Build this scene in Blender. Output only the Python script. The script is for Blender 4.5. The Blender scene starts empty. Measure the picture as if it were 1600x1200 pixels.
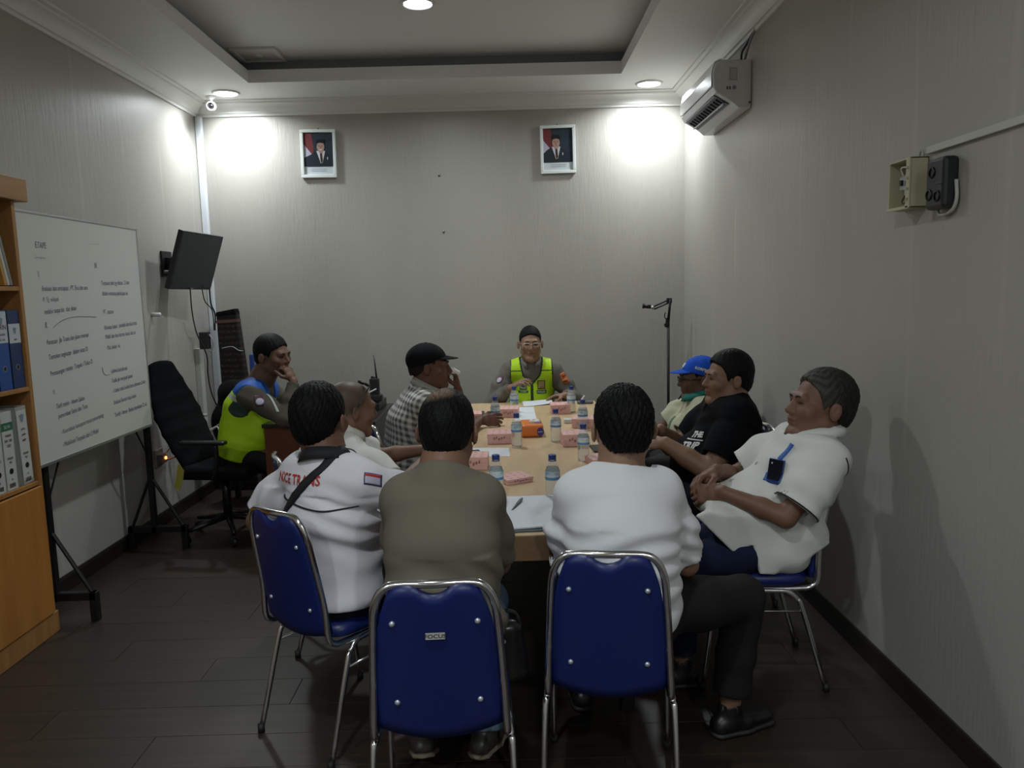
import bpy, bmesh, math, random, time
import numpy as np
from mathutils import Vector, Matrix
T0 = time.time()
random.seed(7)
SC = bpy.context.scene
COL = SC.collection
PI = math.pi

# ------------------------------------------------------------------ camera
cam_d = bpy.data.cameras.new('camera')
cam_d.sensor_fit = 'HORIZONTAL'; cam_d.sensor_width = 36.0
cam_d.lens = 36.0 * 1200 / 1600
cam_d.clip_start = 0.05
cam = bpy.data.objects.new('camera', cam_d); COL.objects.link(cam)
_p, _r, _y = .1224, .0258, .004
_f = Vector((math.sin(_y)*math.cos(_p), math.cos(_y)*math.cos(_p), -math.sin(_p)))
_rt = Vector((math.cos(_y), -math.sin(_y), 0)); _u = _rt.cross(_f)
_r2 = math.cos(_r)*_rt - math.sin(_r)*_u; _u2 = math.sin(_r)*_rt + math.cos(_r)*_u
M = Matrix((_r2, _u2, -_f)).transposed().to_4x4(); M.translation = (0, 0, 1.55)
cam.matrix_world = M
SC.camera = cam

# ------------------------------------------------------------------ light and exposure
SC.view_settings.view_transform = 'Standard'; SC.view_settings.look = 'None'
SC.view_settings.gamma = 1.0; SC.view_settings.use_curve_mapping = False
SC.view_settings.exposure = 0.6
W = bpy.data.worlds.new('world'); SC.world = W; W.use_nodes = True
W.node_tree.nodes['Background'].inputs[0].default_value = (.8, .85, 1, 1)
W.node_tree.nodes['Background'].inputs[1].default_value = .01
LAMP_POWER = 15.0          # each ceiling downlight
LAMP_COLOR = (.90, .97, 1.0)
XL, XR, YB, YF, ZS = -2.41, 1.446, 6.28, -2.3, 3.06   # room: left, right, back, front wall, soffit

# ------------------------------------------------------------------ materials
MATS = {}
def srgb(r, g, b):
    f = lambda c: c/12.92 if c <= .04045 else ((c+.055)/1.055)**2.4
    return (f(r/255), f(g/255), f(b/255), 1)
class NT:
    def __init__(s, name):
        s.m = bpy.data.materials.new(name); s.m.use_nodes = True
        s.t = s.m.node_tree; s.b = s.t.nodes['Principled BSDF']
    def n(s, typ, **kw):
        o = s.t.nodes.new(typ)
        for k, v in kw.items():
            if k[0] == '_': o.inputs[k[1:].replace('_', ' ')].default_value = v
            else: setattr(o, k, v)
        return o
    def l(s, a, b): s.t.links.new(a, b)
    def coords(s, scale=(1, 1, 1), rot=(0, 0, 0), obj=True):
        c = s.n('ShaderNodeTexCoord'); m = s.n('ShaderNodeMapping')
        m.inputs['Scale'].default_value = scale; m.inputs['Rotation'].default_value = rot
        s.l(c.outputs['Object'], m.inputs['Vector']); return m.outputs['Vector']
    def noise(s, vec, scale=5, detail=3, rough=.5):
        o = s.n('ShaderNodeTexNoise'); o.inputs['Scale'].default_value = scale
        o.inputs['Detail'].default_value = detail; o.inputs['Roughness'].default_value = rough
        if vec: s.l(vec, o.inputs['Vector'])
        return o.outputs['Fac']
    def ramp(s, fac, stops):
        o = s.n('ShaderNodeValToRGB'); s.l(fac, o.inputs['Fac']); e = o.color_ramp.elements
        while len(e) < len(stops): e.new(.5)
        for i, (p, c) in enumerate(stops):
            e[i].position = p; e[i].color = c if len(c) == 4 else (*c, 1)
        return o.outputs['Color']
    def bump(s, fac, strength=.3, dist=.01):
        o = s.n('ShaderNodeBump'); o.inputs['Strength'].default_value = strength
        o.inputs['Distance'].default_value = dist; s.l(fac, o.inputs['Height'])
        s.l(o.outputs['Normal'], s.b.inputs['Normal']); return o
    def set(s, **kw):
        for k, v in kw.items(): s.b.inputs[k.replace('_', ' ')].default_value = v
def mat(name, col, rough=.5, metal=0, bump=None, var=0, **kw):
    """plain material: colour with faint noise variation and optional noise bump (scale, strength)"""
    if name in MATS: return MATS[name]
    t = NT(name); c = tuple(col) if len(col) == 4 else (*col, 1)
    t.set(Base_Color=c, Roughness=rough, Metallic=metal)
    for k, v in kw.items(): t.b.inputs[k.replace('_', ' ')].default_value = v
    if var:
        v = t.coords(); f = t.noise(v, 9, 4)
        col2 = t.ramp(f, [(.3, tuple(x*(1-var) for x in c[:3])), (.7, tuple(min(1, x*(1+var)) for x in c[:3]))])
        t.l(col2, t.b.inputs['Base Color'])
    if bump:
        t.bump(t.noise(t.coords(), bump[0], 3), bump[1], bump[2] if len(bump) > 2 else .004)
    MATS[name] = t.m; return t.m

def wall_material(name, col, seams=True, bmp=.5):
    t = NT(name)
    v = t.coords((1, 1, .12)); f = t.noise(v, 55, 4, .6)
    v2 = t.coords((1, 1, .25)); f2 = t.noise(v2, 1.6, 3)
    c = t.ramp(f2, [(.3, tuple(x*.93 for x in col)), (.7, tuple(x*1.05 for x in col))])
    if not seams: t.l(c, t.b.inputs['Base Color']); t.set(Roughness=.40); t.bump(f, .42, .006); return t.m
    # seams between the wallpaper strips: narrow, slightly pale and shinier
    co = t.n('ShaderNodeTexCoord'); sp = t.n('ShaderNodeSeparateXYZ'); t.l(co.outputs['Object'], sp.inputs[0])
    ad = t.n('ShaderNodeMath', operation='ADD'); t.l(sp.outputs[0], ad.inputs[0]); t.l(sp.outputs[1], ad.inputs[1])
    nz = t.n('ShaderNodeMath', operation='MULTIPLY_ADD'); t.l(t.noise(t.coords((1, 1, .5)), 3, 2), nz.inputs[0]); nz.inputs[1].default_value = .05
    t.l(ad.outputs[0], nz.inputs[2])
    md = t.n('ShaderNodeMath', operation='PINGPONG'); t.l(nz.outputs[0], md.inputs[0]); md.inputs[1].default_value = .265
    r = t.ramp(md.outputs[0], [(0, (1, 1, 1)), (.022, (0, 0, 0))])
    n3 = t.ramp(t.noise(t.coords((1, 1, .6)), 2.3, 2), [(.45, (0, 0, 0)), (.6, (1, 1, 1))])
    mu = t.n('ShaderNodeMath', operation='MULTIPLY'); t.l(r, mu.inputs[0]); t.l(n3, mu.inputs[1])
    mx = t.n('ShaderNodeMix', data_type='RGBA'); t.l(mu.outputs[0], mx.inputs[0]); t.l(c, mx.inputs[6])
    mx.inputs[7].default_value = tuple(x*1.12 for x in col) + (1,)
    t.l(mx.outputs[2], t.b.inputs['Base Color'])
    t.set(Roughness=.42); t.b.inputs['Specular IOR Level'].default_value = .45
    t.bump(f, .28, .006)
    return t.m
WALL = wall_material('wallpaper', (.42, .40, .362))
WALLB = wall_material('wallpaper_back', (.42, .40, .362), False)
def wood(name, c1, c2, scale=(1, 12, 12), rough=.45, sc=3, bump=.1, objrand=0):
    if name in MATS: return MATS[name]
    t = NT(name); v = t.coords(scale)
    if objrand:
        oi = t.n('ShaderNodeObjectInfo'); va = t.n('ShaderNodeVectorMath', operation='ADD'); t.l(v, va.inputs[0])
        cb = t.n('ShaderNodeCombineXYZ'); ml = t.n('ShaderNodeMath', operation='MULTIPLY'); ml.inputs[1].default_value = 37
        t.l(oi.outputs['Random'], ml.inputs[0]); t.l(ml.outputs[0], cb.inputs[0]); t.l(ml.outputs[0], cb.inputs[2]); t.l(cb.outputs[0], va.inputs[1]); v = va.outputs[0]
    f = t.noise(v, sc, 6, .6)
    c = t.ramp(f, [(.3, c1), (.7, c2)])
    if objrand:
        hs = t.n('ShaderNodeHueSaturation'); t.l(c, hs.inputs['Color'])
        mr = t.n('ShaderNodeMapRange'); t.l(oi.outputs['Random'], mr.inputs[0]); mr.inputs[3].default_value = 1-objrand; mr.inputs[4].default_value = 1+objrand
        t.l(mr.outputs[0], hs.inputs['Value']); c = hs.outputs[0]
    t.l(c, t.b.inputs['Base Color']); t.set(Roughness=rough); t.bump(f, bump, .002)
    MATS[name] = t.m; return t.m
def attr_mat(name, rough=.7, bump=None, sheen=0, spec=.5, sss=0):
    """material that takes its colour from the mesh's own colour attribute (dyed cloth, skin)"""
    if name in MATS: return MATS[name]
    t = NT(name); a = t.n('ShaderNodeAttribute', attribute_name='Col')
    t.l(a.outputs['Color'], t.b.inputs['Base Color']); t.set(Roughness=rough)
    t.b.inputs['Specular IOR Level'].default_value = spec
    if bump: t.bump(t.noise(t.coords(), bump[0], 3), bump[1], bump[2])
    MATS[name] = t.m; return t.m

# ------------------------------------------------------------------ object helpers
def new_mesh(name, verts, faces, m, parent=None, smooth=False, mats=None, fm=None):
    me = bpy.data.meshes.new(name); me.from_pydata([tuple(v) for v in verts], [], faces)
    for x in (mats or [m]): me.materials.append(x)
    if fm: me.polygons.foreach_set('material_index', fm)
    if smooth: me.polygons.foreach_set('use_smooth', [True]*len(me.polygons))
    o = bpy.data.objects.new(name, me); COL.objects.link(o)
    if parent: o.parent = parent
    return o
class B:
    """collects simple solids into one mesh"""
    def __init__(s): s.v = []; s.f = []
    def add(s, vs, fs):
        k = len(s.v); s.v += [tuple(v) for v in vs]; s.f += [tuple(i+k for i in f) for f in fs]; return s
    def box(s, x0, x1, y0, y1, z0, z1, mtx=None, c=0.0):
        if c > 0:
            bm = bmesh.new(); bmesh.ops.create_cube(bm, size=1)
            for v in bm.verts: v.co = Vector(((x0+x1)/2+v.co.x*(x1-x0), (y0+y1)/2+v.co.y*(y1-y0), (z0+z1)/2+v.co.z*(z1-z0)))
            bmesh.ops.bevel(bm, geom=bm.edges[:], offset=c, segments=2, affect='EDGES', profile=.5)
            bm.verts.index_update()
            vs = [v.co.copy() for v in bm.verts]; fs = [[v.index for v in f.verts] for f in bm.faces]; bm.free()
        else:
            vs = [Vector((x, y, z)) for x in (x0, x1) for y in (y0, y1) for z in (z0, z1)]
            fs = [(0, 1, 3, 2), (4, 6, 7, 5), (0, 4, 5, 1), (2, 3, 7, 6), (0, 2, 6, 4), (1, 5, 7, 3)]
        if mtx: vs = [mtx @ v for v in vs]
        return s.add(vs, fs)
    def tube(s, pts, r, n=8, cap=True, r2=None):
        pts = [Vector(p) for p in pts]; L = len(pts); vs = []; fs = []
        t = (pts[1]-pts[0]).normalized(); a = t.orthogonal().normalized()
        for i, p in enumerate(pts):
            if i == 0: t = pts[1]-pts[0]
            elif i == L-1: t = pts[-1]-pts[-2]
            else: t = (pts[i+1]-p).normalized()+(p-pts[i-1]).normalized()
            t.normalize(); a = (a-t*a.dot(t)).normalized(); b = t.cross(a)
            rr = r if r2 is None else r+(r2-r)*i/(L-1)
            for k in range(n):
                w = 2*PI*k/n; vs.append(p+a*math.cos(w)*rr+b*math.sin(w)*rr)
        for i in range(L-1):
            for k in range(n):
                fs.append((i*n+k, i*n+(k+1) % n, (i+1)*n+(k+1) % n, (i+1)*n+k))
        if cap: fs.append(tuple(range(n-1, -1, -1))); fs.append(tuple((L-1)*n+k for k in range(n)))
        return s.add(vs, fs)
    def lathe(s, prof, n=20, mtx=None, close=True):
        vs = []; fs = []
        for r, z in prof:
            for k in range(n):
                w = 2*PI*k/n; vs.append(Vector((r*math.cos(w), r*math.sin(w), z)))
        for i in range(len(prof)-1):
            for k in range(n):
                fs.append((i*n+k, i*n+(k+1) % n, (i+1)*n+(k+1) % n, (i+1)*n+k))
        if close: fs.append(tuple(range(n-1, -1, -1))); fs.append(tuple((len(prof)-1)*n+k for k in range(n)))
        if mtx: vs = [mtx @ v for v in vs]
        return s.add(vs, fs)
    def prism(s, poly, y0, y1, mtx=None):
        """polygon in xz extruded along y"""
        n = len(poly); vs = [Vector((x, y, z)) for y in (y0, y1) for x, z in poly]
        fs = [tuple(range(n)), tuple(range(2*n-1, n-1, -1))]+[(i, i+n, (i+1) % n+n, (i+1) % n) for i in range(n)]
        if mtx: vs = [mtx @ v for v in vs]
        return s.add(vs, fs)
    def obj(s, name, m, parent=None, smooth=False, bevel=0, auto=False):
        o = new_mesh(name, s.v, s.f, m, parent, smooth)
        if bevel:
            md = o.modifiers.new('bevel', 'BEVEL'); md.width = bevel; md.segments = 2; md.limit_method = 'ANGLE'; md.angle_limit = .6
        if auto: _autosmooth(o)
        return o
def _autosmooth(o, ang=.7):
    me = o.data; me.polygons.foreach_set('use_smooth', [True]*len(me.polygons))
    bm = bmesh.new(); bm.from_mesh(me)
    bmesh.ops.recalc_face_normals(bm, faces=bm.faces[:])
    for e in bm.edges:
        if len(e.link_faces) == 2 and e.calc_face_angle(0) > ang: e.smooth = False
    bm.to_mesh(me); bm.free()
def thing(name, label, cat, loc=(0, 0, 0), rz=0, group=None):
    o = bpy.data.objects.new(name, None); COL.objects.link(o); o.location = loc; o.rotation_euler = (0, 0, rz)
    o.empty_display_size = .1
    o['label'] = label; o['category'] = cat
    if group: o['group'] = group
    return o
def tag(o, label, cat, group=None):
    o['label'] = label; o['category'] = cat
    if group: o['group'] = group
    return o
def struct(o, label=None):
    o['kind'] = 'structure'
    if label: o['label'] = label
    return o
def copy_tree(o, parent=None):
    c = o.copy(); COL.objects.link(c)
    if parent: c.parent = parent
    for ch in list(o.children): copy_tree(ch, c)
    return c
def xf(loc, rz=0, rx=0, ry=0):
    return Matrix.Translation(loc) @ Matrix.Rotation(rz, 4, 'Z') @ Matrix.Rotation(ry, 4, 'Y') @ Matrix.Rotation(rx, 4, 'X')
def bez(pts, n=6):
    """Catmull-Rom smoothing through points"""
    P = [Vector(p) for p in pts]; P = [P[0]*2-P[1]]+P+[P[-1]*2-P[-2]]; out = []
    for i in range(1, len(P)-2):
        for k in range(n):
            t = k/n; a, b, c, d = P[i-1:i+3]
            out.append(.5*((2*b)+(c-a)*t+(2*a-5*b+4*c-d)*t*t+(3*b-a-3*c+d)*t**3))
    out.append(P[-2]); return out
def text(body, size, m, loc, rot, parent=None, name='lettering', ext=.0004, ax='LEFT', shear=0, sx=1, bold=0):
    cu = bpy.data.curves.new(name, 'FONT'); cu.body = body; cu.size = size; cu.extrude = ext; cu.align_x = ax; cu.shear = shear; cu.offset = bold
    cu.resolution_u = 2
    o = bpy.data.objects.new(name, cu); COL.objects.link(o)
    bpy.context.view_layer.update()
    me = bpy.data.meshes.new_from_object(o.evaluated_get(bpy.context.evaluated_depsgraph_get()))
    bpy.data.objects.remove(o); bpy.data.curves.remove(cu)
    me.materials.clear(); me.materials.append(m)
    if sx != 1:
        for v in me.vertices: v.co.x *= sx
    o = bpy.data.objects.new(name, me); COL.objects.link(o); o.location = loc; o.rotation_euler = rot
    if parent: o.parent = parent
    return o

# ------------------------------------------------------------------ signed-distance modelling
V3 = lambda v: np.array(v, dtype=np.float32)
def unit(v): v = np.asarray(v, float); return v/np.linalg.norm(v)
def smin(a, b, k):
    if k <= 0: return np.minimum(a, b)
    h = np.clip(.5+.5*(b-a)/k, 0, 1); return b*(1-h)+a*h-k*h*(1-h)
def smax(a, b, k): return -smin(-a, -b, k)
class Field:
    """ordered list of solids joined smoothly; evaluated on a grid or at points"""
    def __init__(s): s.ops = []
    def _a(s, fn, lo, hi, k, op): s.ops.append((fn, np.array(lo, float), np.array(hi, float), k, op)); return s
    def cone(s, a, b, r1, r2=None, k=.02, op='add'):
        a, b = V3(a), V3(b); r2 = r1 if r2 is None else r2; ba = b-a; L2 = float(ba@ba)+1e-9
        def fn(P):
            pa = P-a; h = np.clip((pa@ba)/L2, 0, 1)
            return np.linalg.norm(pa-h[..., None]*ba, axis=-1)-(r1+(r2-r1)*h)
        r = max(r1, r2); return s._a(fn, np.minimum(a, b)-r, np.maximum(a, b)+r, k, op)
    def chain(s, pts, rs, k=.02, op='add'):
        for i in range(len(pts)-1): s.cone(pts[i], pts[i+1], rs[i], rs[i+1], k, op)
        return s
    def ell(s, c, r, R=None, k=.02, op='add'):
        """ellipsoid; R rows = local axes in world"""
        c = V3(c); r = V3(r); R = np.eye(3, dtype=np.float32) if R is None else np.asarray(R, np.float32)
        def fn(P):
            q = (P-c)@R.T; k0 = np.linalg.norm(q/r, axis=-1); k1 = np.linalg.norm(q/(r*r), axis=-1)+1e-6
            return k0*(k0-1)/k1
        m = float(max(r)); return s._a(fn, c-m, c+m, k, op)
    def econe(s, a, b, ra, rb, side, k=.03, op='add'):
        """elliptic cone from a to b; ra/rb = (side radius, depth radius)"""
        a, b = V3(a), V3(b); ax = b-a; L = float(np.linalg.norm(ax)); ax = ax/L
        X = V3(side); X = X-ax*(X@ax); X = X/np.linalg.norm(X); Y = np.cross(ax, X)
        def fn(P):
            pa = P-a; h = pa@ax; t = np.clip(h/L, 0, 1); rx = ra[0]+(rb[0]-ra[0])*t; ry = ra[1]+(rb[1]-ra[1])*t
            u = pa@X; v = pa@Y; w = h-t*L; rz = np.minimum(rx, ry)*.8
            k0 = np.sqrt((u/rx)**2+(v/ry)**2+(w/rz)**2); k1 = np.sqrt((u/rx**2)**2+(v/ry**2)**2+(w/rz**2)**2)+1e-5
            return np.where(k0 < .02, -rz, k0*(k0-1)/k1)
        m = max(*ra, *rb); return s._a(fn, np.minimum(a, b)-m, np.maximum(a, b)+m, k, op)
    def box(s, c, h, R=None, r=.005, k=.005, op='add'):
        c = V3(c); h = V3(h)-r; R = np.eye(3, dtype=np.float32) if R is None else np.asarray(R, np.float32)
        def fn(P):
            q = np.abs((P-c)@R.T)-h
            return np.linalg.norm(np.maximum(q, 0), axis=-1)+np.minimum(q.max(-1), 0)-r
        m = float(np.linalg.norm(h))+r; return s._a(fn, c-m, c+m, k, op)
    def sheet(s, poly, y0, half, k=.02, bend=0.):
        """flat cloth flap: polygon in xz at depth y0 with thickness 2*half"""
        P2 = np.array(poly, np.float32); n = len(P2)
        def fn(P):
            x, z = P[..., 0], P[..., 2]; d = np.full(x.shape, 9., np.float32); ins = np.zeros(x.shape, bool)
            for i in range(n):
                a, b = P2[i], P2[(i+1) % n]; e = b-a; wx, wz = x-a[0], z-a[1]; h = np.clip((wx*e[0]+wz*e[1])/(e@e), 0, 1)
                d = np.minimum(d, np.hypot(wx-e[0]*h, wz-e[1]*h)); c = (a[1] > z) != (b[1] > z)
                xx = a[0]+(z-a[1])*e[0]/(e[1] if abs(e[1]) > 1e-9 else 1e-9); ins ^= c & (x < xx)
            d = np.where(ins, -d, d); yy = np.abs(P[..., 1]-y0-bend*np.sin(x*38)*1.)-half
            return np.hypot(np.maximum(d, 0), np.maximum(yy, 0))+np.minimum(np.maximum(d, yy), 0)-.003
        lo = (P2[:, 0].min(), y0-half, P2[:, 1].min()); hi = (P2[:, 0].max(), y0+half, P2[:, 1].max()); return s._a(fn, lo, hi, k, 'add')
    def plane(s, p, n, k=.004):
        """keep the side opposite to n"""
        p = V3(p); n = V3(unit(n)); return s._a(lambda P: (P-p)@n, [-9]*3, [9]*3, k, 'int')
    def func(s, fn, k=.003, op='int', lo=(-9, -9, -9), hi=(9, 9, 9)): return s._a(fn, lo, hi, k, op)
    def join(s, other): s.ops += other.ops; return s
    def at(s, P):
        P = np.asarray(P, np.float32); D = np.full(P.shape[:-1], .3, np.float32)
        for fn, lo, hi, k, op in s.ops: D = s._c(D, fn(P).astype(np.float32), k, op)
        return D
    @staticmethod
    def _c(D, d, k, op):
        if op == 'add': return smin(D, d, k)
        if op == 'sub': return smax(D, -d, k)
        if op == 'int': return smax(D, d, k)
        if op == 'disp': return D+d
    def bounds(s):
        A = [o for o in s.ops if o[4] == 'add']
        return np.min([o[1] for o in A], 0), np.max([o[2] for o in A], 0)
    def grid(s, axes):
        X, Y, Z = axes; D = np.full((len(X), len(Y), len(Z)), .3, np.float32)
        for fn, lo, hi, k, op in s.ops:
            m = max(.03, k*1.5)
            i = [max(0, np.searchsorted(ax, lo[j]-m)-1) for j, ax in enumerate(axes)]
            e = [np.searchsorted(ax, hi[j]+m)+1 for j, ax in enumerate(axes)]
            sl = tuple(slice(a, b) for a, b in zip(i, e))
            xs, ys, zs = X[sl[0]], Y[sl[1]], Z[sl[2]]
            if min(len(xs), len(ys), len(zs)) == 0: continue
            sub = D[sl]
            if op != 'add':       # only where there is something near the surface
                near = np.abs(sub) < .08 if op == 'disp' else sub < .05
                idx = np.nonzero(near)
                if len(idx[0]) == 0: continue
                P = np.stack([xs[idx[0]], ys[idx[1]], zs[idx[2]]], -1).astype(np.float32)
                sub[idx] = s._c(sub[idx], fn(P).astype(np.float32), k, op)
            else:
                P = np.empty(sub.shape+(3,), np.float32)
                P[..., 0] = xs[:, None, None]; P[..., 1] = ys[None, :, None]; P[..., 2] = zs[None, None, :]
                D[sl] = s._c(sub, fn(P).astype(np.float32), k, op)
        return D
def axis_steps(lo, hi, v, fine=None, vf=None):
    """coordinates from lo to hi with step v, step vf inside any of the fine intervals"""
    out = [lo]; x = lo
    while x < hi:
        st = v
        for a, b in (fine or []):
            if a-v < x < b: st = vf
        x += st; out.append(x)
    return np.array(out, np.float32)
def surface_nets(D, axes, iters=1):
    X, Y, Z = axes; S = D < 0
    c = np.zeros(tuple(n-1 for n in D.shape), np.uint8)
    offs = [(i, j, k) for i in (0, 1) for j in (0, 1) for k in (0, 1)]
    n0, n1, n2 = c.shape
    for i, j, k in offs: c += S[i:i+n0, j:j+n1, k:k+n2]
    act = (c > 0) & (c < 8); I, J, K = np.nonzero(act); N = len(I)
    idx = np.full(c.shape, -1, np.int32); idx[I, J, K] = np.arange(N)
    vals = {o: D[I+o[0], J+o[1], K+o[2]] for o in offs}
    acc = np.zeros((N, 3), np.float32); cnt = np.zeros(N, np.float32)
    for a in offs:
        for d in range(3):
            if a[d]: continue
            b = list(a); b[d] = 1; b = tuple(b); va, vb = vals[a], vals[b]
            m = (va < 0) != (vb < 0); t = np.where(m, va/(va-vb+1e-12), 0)
            for q in range(3): acc[:, q] += np.where(m, (t if q == d else a[q]), 0)
            cnt += m
    acc /= cnt[:, None]
    V = np.empty((N, 3), np.float32)
    for q, (ax, id_) in enumerate(zip(axes, (I, J, K))): V[:, q] = ax[id_]+acc[:, q]*(ax[id_+1]-ax[id_])
    F = []
    for d in range(3):
        A = [slice(None)]*3; Bs = [slice(None)]*3; A[d] = slice(0, -1); Bs[d] = slice(1, None)
        e1, e2 = [(1, 2), (2, 0), (0, 1)][d]
        ch = S[tuple(A)] != S[tuple(Bs)]
        p = np.array(np.nonzero(ch)).T
        ok = (p[:, e1] > 0) & (p[:, e2] > 0) & (p[:, e1] < D.shape[e1]-1) & (p[:, e2] < D.shape[e2]-1); p = p[ok]
        inside = S[tuple(p.T)]
        def at(o1, o2):
            q = p.copy(); q[:, e1] -= o1; q[:, e2] -= o2; return idx[tuple(q.T)]
        f = np.stack([at(1, 1), at(0, 1), at(0, 0), at(1, 0)], -1)
        f[~inside] = f[~inside][:, ::-1]; F.append(f)
    F = np.concatenate(F); F = F[(F >= 0).all(1)]
    # light Laplacian smoothing
    for _ in range(iters):
        s_ = np.zeros_like(V); n_ = np.zeros(len(V), np.float32)
        for a, b in ((0, 1), (1, 2), (2, 3), (3, 0)):
            for q in range(3):
                s_[:, q] += np.bincount(F[:, a], V[F[:, b], q], len(V))+np.bincount(F[:, b], V[F[:, a], q], len(V))
            n_ += np.bincount(F[:, a], minlength=len(V))+np.bincount(F[:, b], minlength=len(V))
        V = V*.5+.5*s_/np.maximum(n_, 1)[:, None]
    return V, F
TRI = [0]
def sdf_obj(name, field, v, m, parent=None, fine=None, vf=None, color=None, iters=1, org=None, box=None):
    lo, hi = field.bounds() if box is None else (np.array(box[0]), np.array(box[1]))
    lo = lo-.02; hi = hi+.02
    fine = fine or [None]*3
    axes = [axis_steps(lo[j], hi[j], v, fine[j], vf) for j in range(3)]
    D = field.grid(axes); V, F = surface_nets(D, axes, iters)
    if org is not None: V = V-np.array(org, np.float32)
    me = bpy.data.meshes.new(name); me.vertices.add(len(V)); me.vertices.foreach_set('co', V.ravel())
    me.loops.add(F.size); me.loops.foreach_set('vertex_index', F.ravel().astype(np.int32))
    me.polygons.add(len(F)); me.polygons.foreach_set('loop_start', np.arange(0, F.size, 4, dtype=np.int32))
    me.polygons.foreach_set('use_smooth', np.ones(len(F), bool)); me.update(calc_edges=True)
    me.materials.append(m); TRI[0] += 2*len(F)
    if color is not None:
        W_ = V if org is None else V+np.array(org, np.float32)
        c = color(W_); ca = me.color_attributes.new('Col', 'FLOAT_COLOR', 'POINT')
        ca.data.foreach_set('color', np.concatenate([c, np.ones((len(c), 1))], 1).astype(np.float32).ravel())
    o = bpy.data.objects.new(name, me); COL.objects.link(o)
    if parent is not None:
        o.parent = parent
    return o
def project(field, P, d, lift=.0015, steps=24):
    """move points along -d until they lie on the field's surface"""
    P = np.array(P, float); d = np.array(unit(d)); Q = P.copy()
    for _ in range(steps):
        s = field.at(Q); Q = Q-d*(s*.8)[:, None]
    return Q+d*lift
def decal(name, field, c, nrm, up, w, h, m, parent, org, shape=None, n=8, lift=.002, colors=None):
    """a small cloth or print patch laid on a field's surface"""
    nrm = unit(nrm); up = np.array(up)-nrm*np.dot(up, nrm); up = unit(up); rt = np.cross(up, nrm)
    vs = []; uv = []
    for j in range(n+1):
        for i in range(n+1):
            a, b = i/n*2-1, j/n*2-1; uv.append((a, b))
            if shape == 'shield': a *= 1-.35*max(0, -b)**2
            if shape == 'disc': r = max(abs(a), abs(b)); L = math.hypot(a, b)+1e-9; a, b = a/L*r, b/L*r
            vs.append(np.array(c)+rt*a*w/2+up*b*h/2+nrm*.05)
    Q = project(field, vs, nrm, lift)
    fs = [(j*(n+1)+i, j*(n+1)+i+1, (j+1)*(n+1)+i+1, (j+1)*(n+1)+i) for j in range(n) for i in range(n)]
    Q2 = Q-nrm*.003; N = len(Q); vs2 = list(Q-org)+list(Q2-org)
    rim = [i for i in range(n+1)]+[j*(n+1)+n for j in range(1, n+1)]+[n*(n+1)+i for i in range(n-1, -1, -1)]+[j*(n+1) for j in range(n-1, 0, -1)]
    fs2 = fs+[(a, a+N, b+N, b) for a, b in zip(rim, rim[1:]+rim[:1])]
    o = new_mesh(name, vs2, fs2, m, parent, True)
    if colors:
        ca = o.data.color_attributes.new('Col', 'FLOAT_COLOR', 'POINT')
        cc = [(*colors(a, b), 1) for a, b in uv]; ca.data.foreach_set('color', np.array(cc+cc, np.float32).ravel())
    return o
def text_on(name, field, body, size, c, nrm, up, m, parent, org, lift=.002, shear=0, bold=0.001, sx=1):
    nrm = unit(nrm); up = np.array(up)-nrm*np.dot(up, nrm); up = unit(up); rt = np.cross(up, nrm)
    o = text(body, size, m, (0, 0, 0), (0, 0, 0), None, name, 0, 'CENTER', shear, sx, bold)
    n = len(o.data.vertices); co = np.empty(n*3, np.float32); o.data.vertices.foreach_get('co', co); co = co.reshape(-1, 3)
    P = np.array(c)+co[:, :1]*rt+co[:, 1:2]*up+nrm*.05
    Q = project(field, P, nrm, lift)-org
    o.data.vertices.foreach_set('co', Q.astype(np.float32).ravel()); o.data.update(); o.parent = parent
    return o
# ================================================================== the room
WHITEP = mat('ceiling_paint', (.80, .80, .79), .6, bump=(40, .05))
CORN = mat('cornice_paint', (.72, .72, .69), .45)
struct(B().box(XL-.1, XL, YF, YB, 0, 3.4).obj('wall_left', WALL))
struct(B().box(XR, XR+.1, YF, YB, 0, 3.4).obj('wall_right', WALL))
struct(B().box(XL-.1, XR+.1, YB, YB+.1, 0, 3.4).obj('wall_back', WALLB))
struct(B().box(XL-.1, XR+.1, YF-.1, YF, 0, 3.4).obj('wall_front', WALL))
# floor: dark laminate boards running across the room over a base
FB = wood('floor_base', (.012, .01, .008), (.02, .015, .012), (1, 1, 1))
floor = struct(B().box(XL-.1, XR+.1, YF-.1, YB+.1, -.12, -.004).obj('floor', FB))
PLK = wood('laminate', (.021, .0135, .0095), (.038, .0245, .017), (.7, 14, 14), .44, 3, .06, objrand=.12)
pm = None
pw, pl = .195, 1.22
y = YF; row = 0
while y < YB:
    x = XL-.1-[0, .45, .8][row % 3]
    while x < XR+.1:
        x0, x1 = max(x, XL-.05), min(x+pl-.0012, XR+.05)
        if x1-x0 > .05:
            full = abs(x1-x0-pl+.0012) < 1e-6 and y+pw < YB
            if full and pm is not None:
                o = bpy.data.objects.new('plank', pm); COL.objects.link(o)
            else:
                L = x1-x0; wd = min(pw, YB-y)-.0012
                bb = B().box(0, L, 0, wd, -.008, 0, c=.0012) if full else B().box(0, L, 0, wd, -.008, 0)
                o = bb.obj('plank', PLK)
                if full: pm = o.data
            o.parent = floor; o.location = (x0, y, 0)
        x += pl
    y += pw; row += 1
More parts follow.
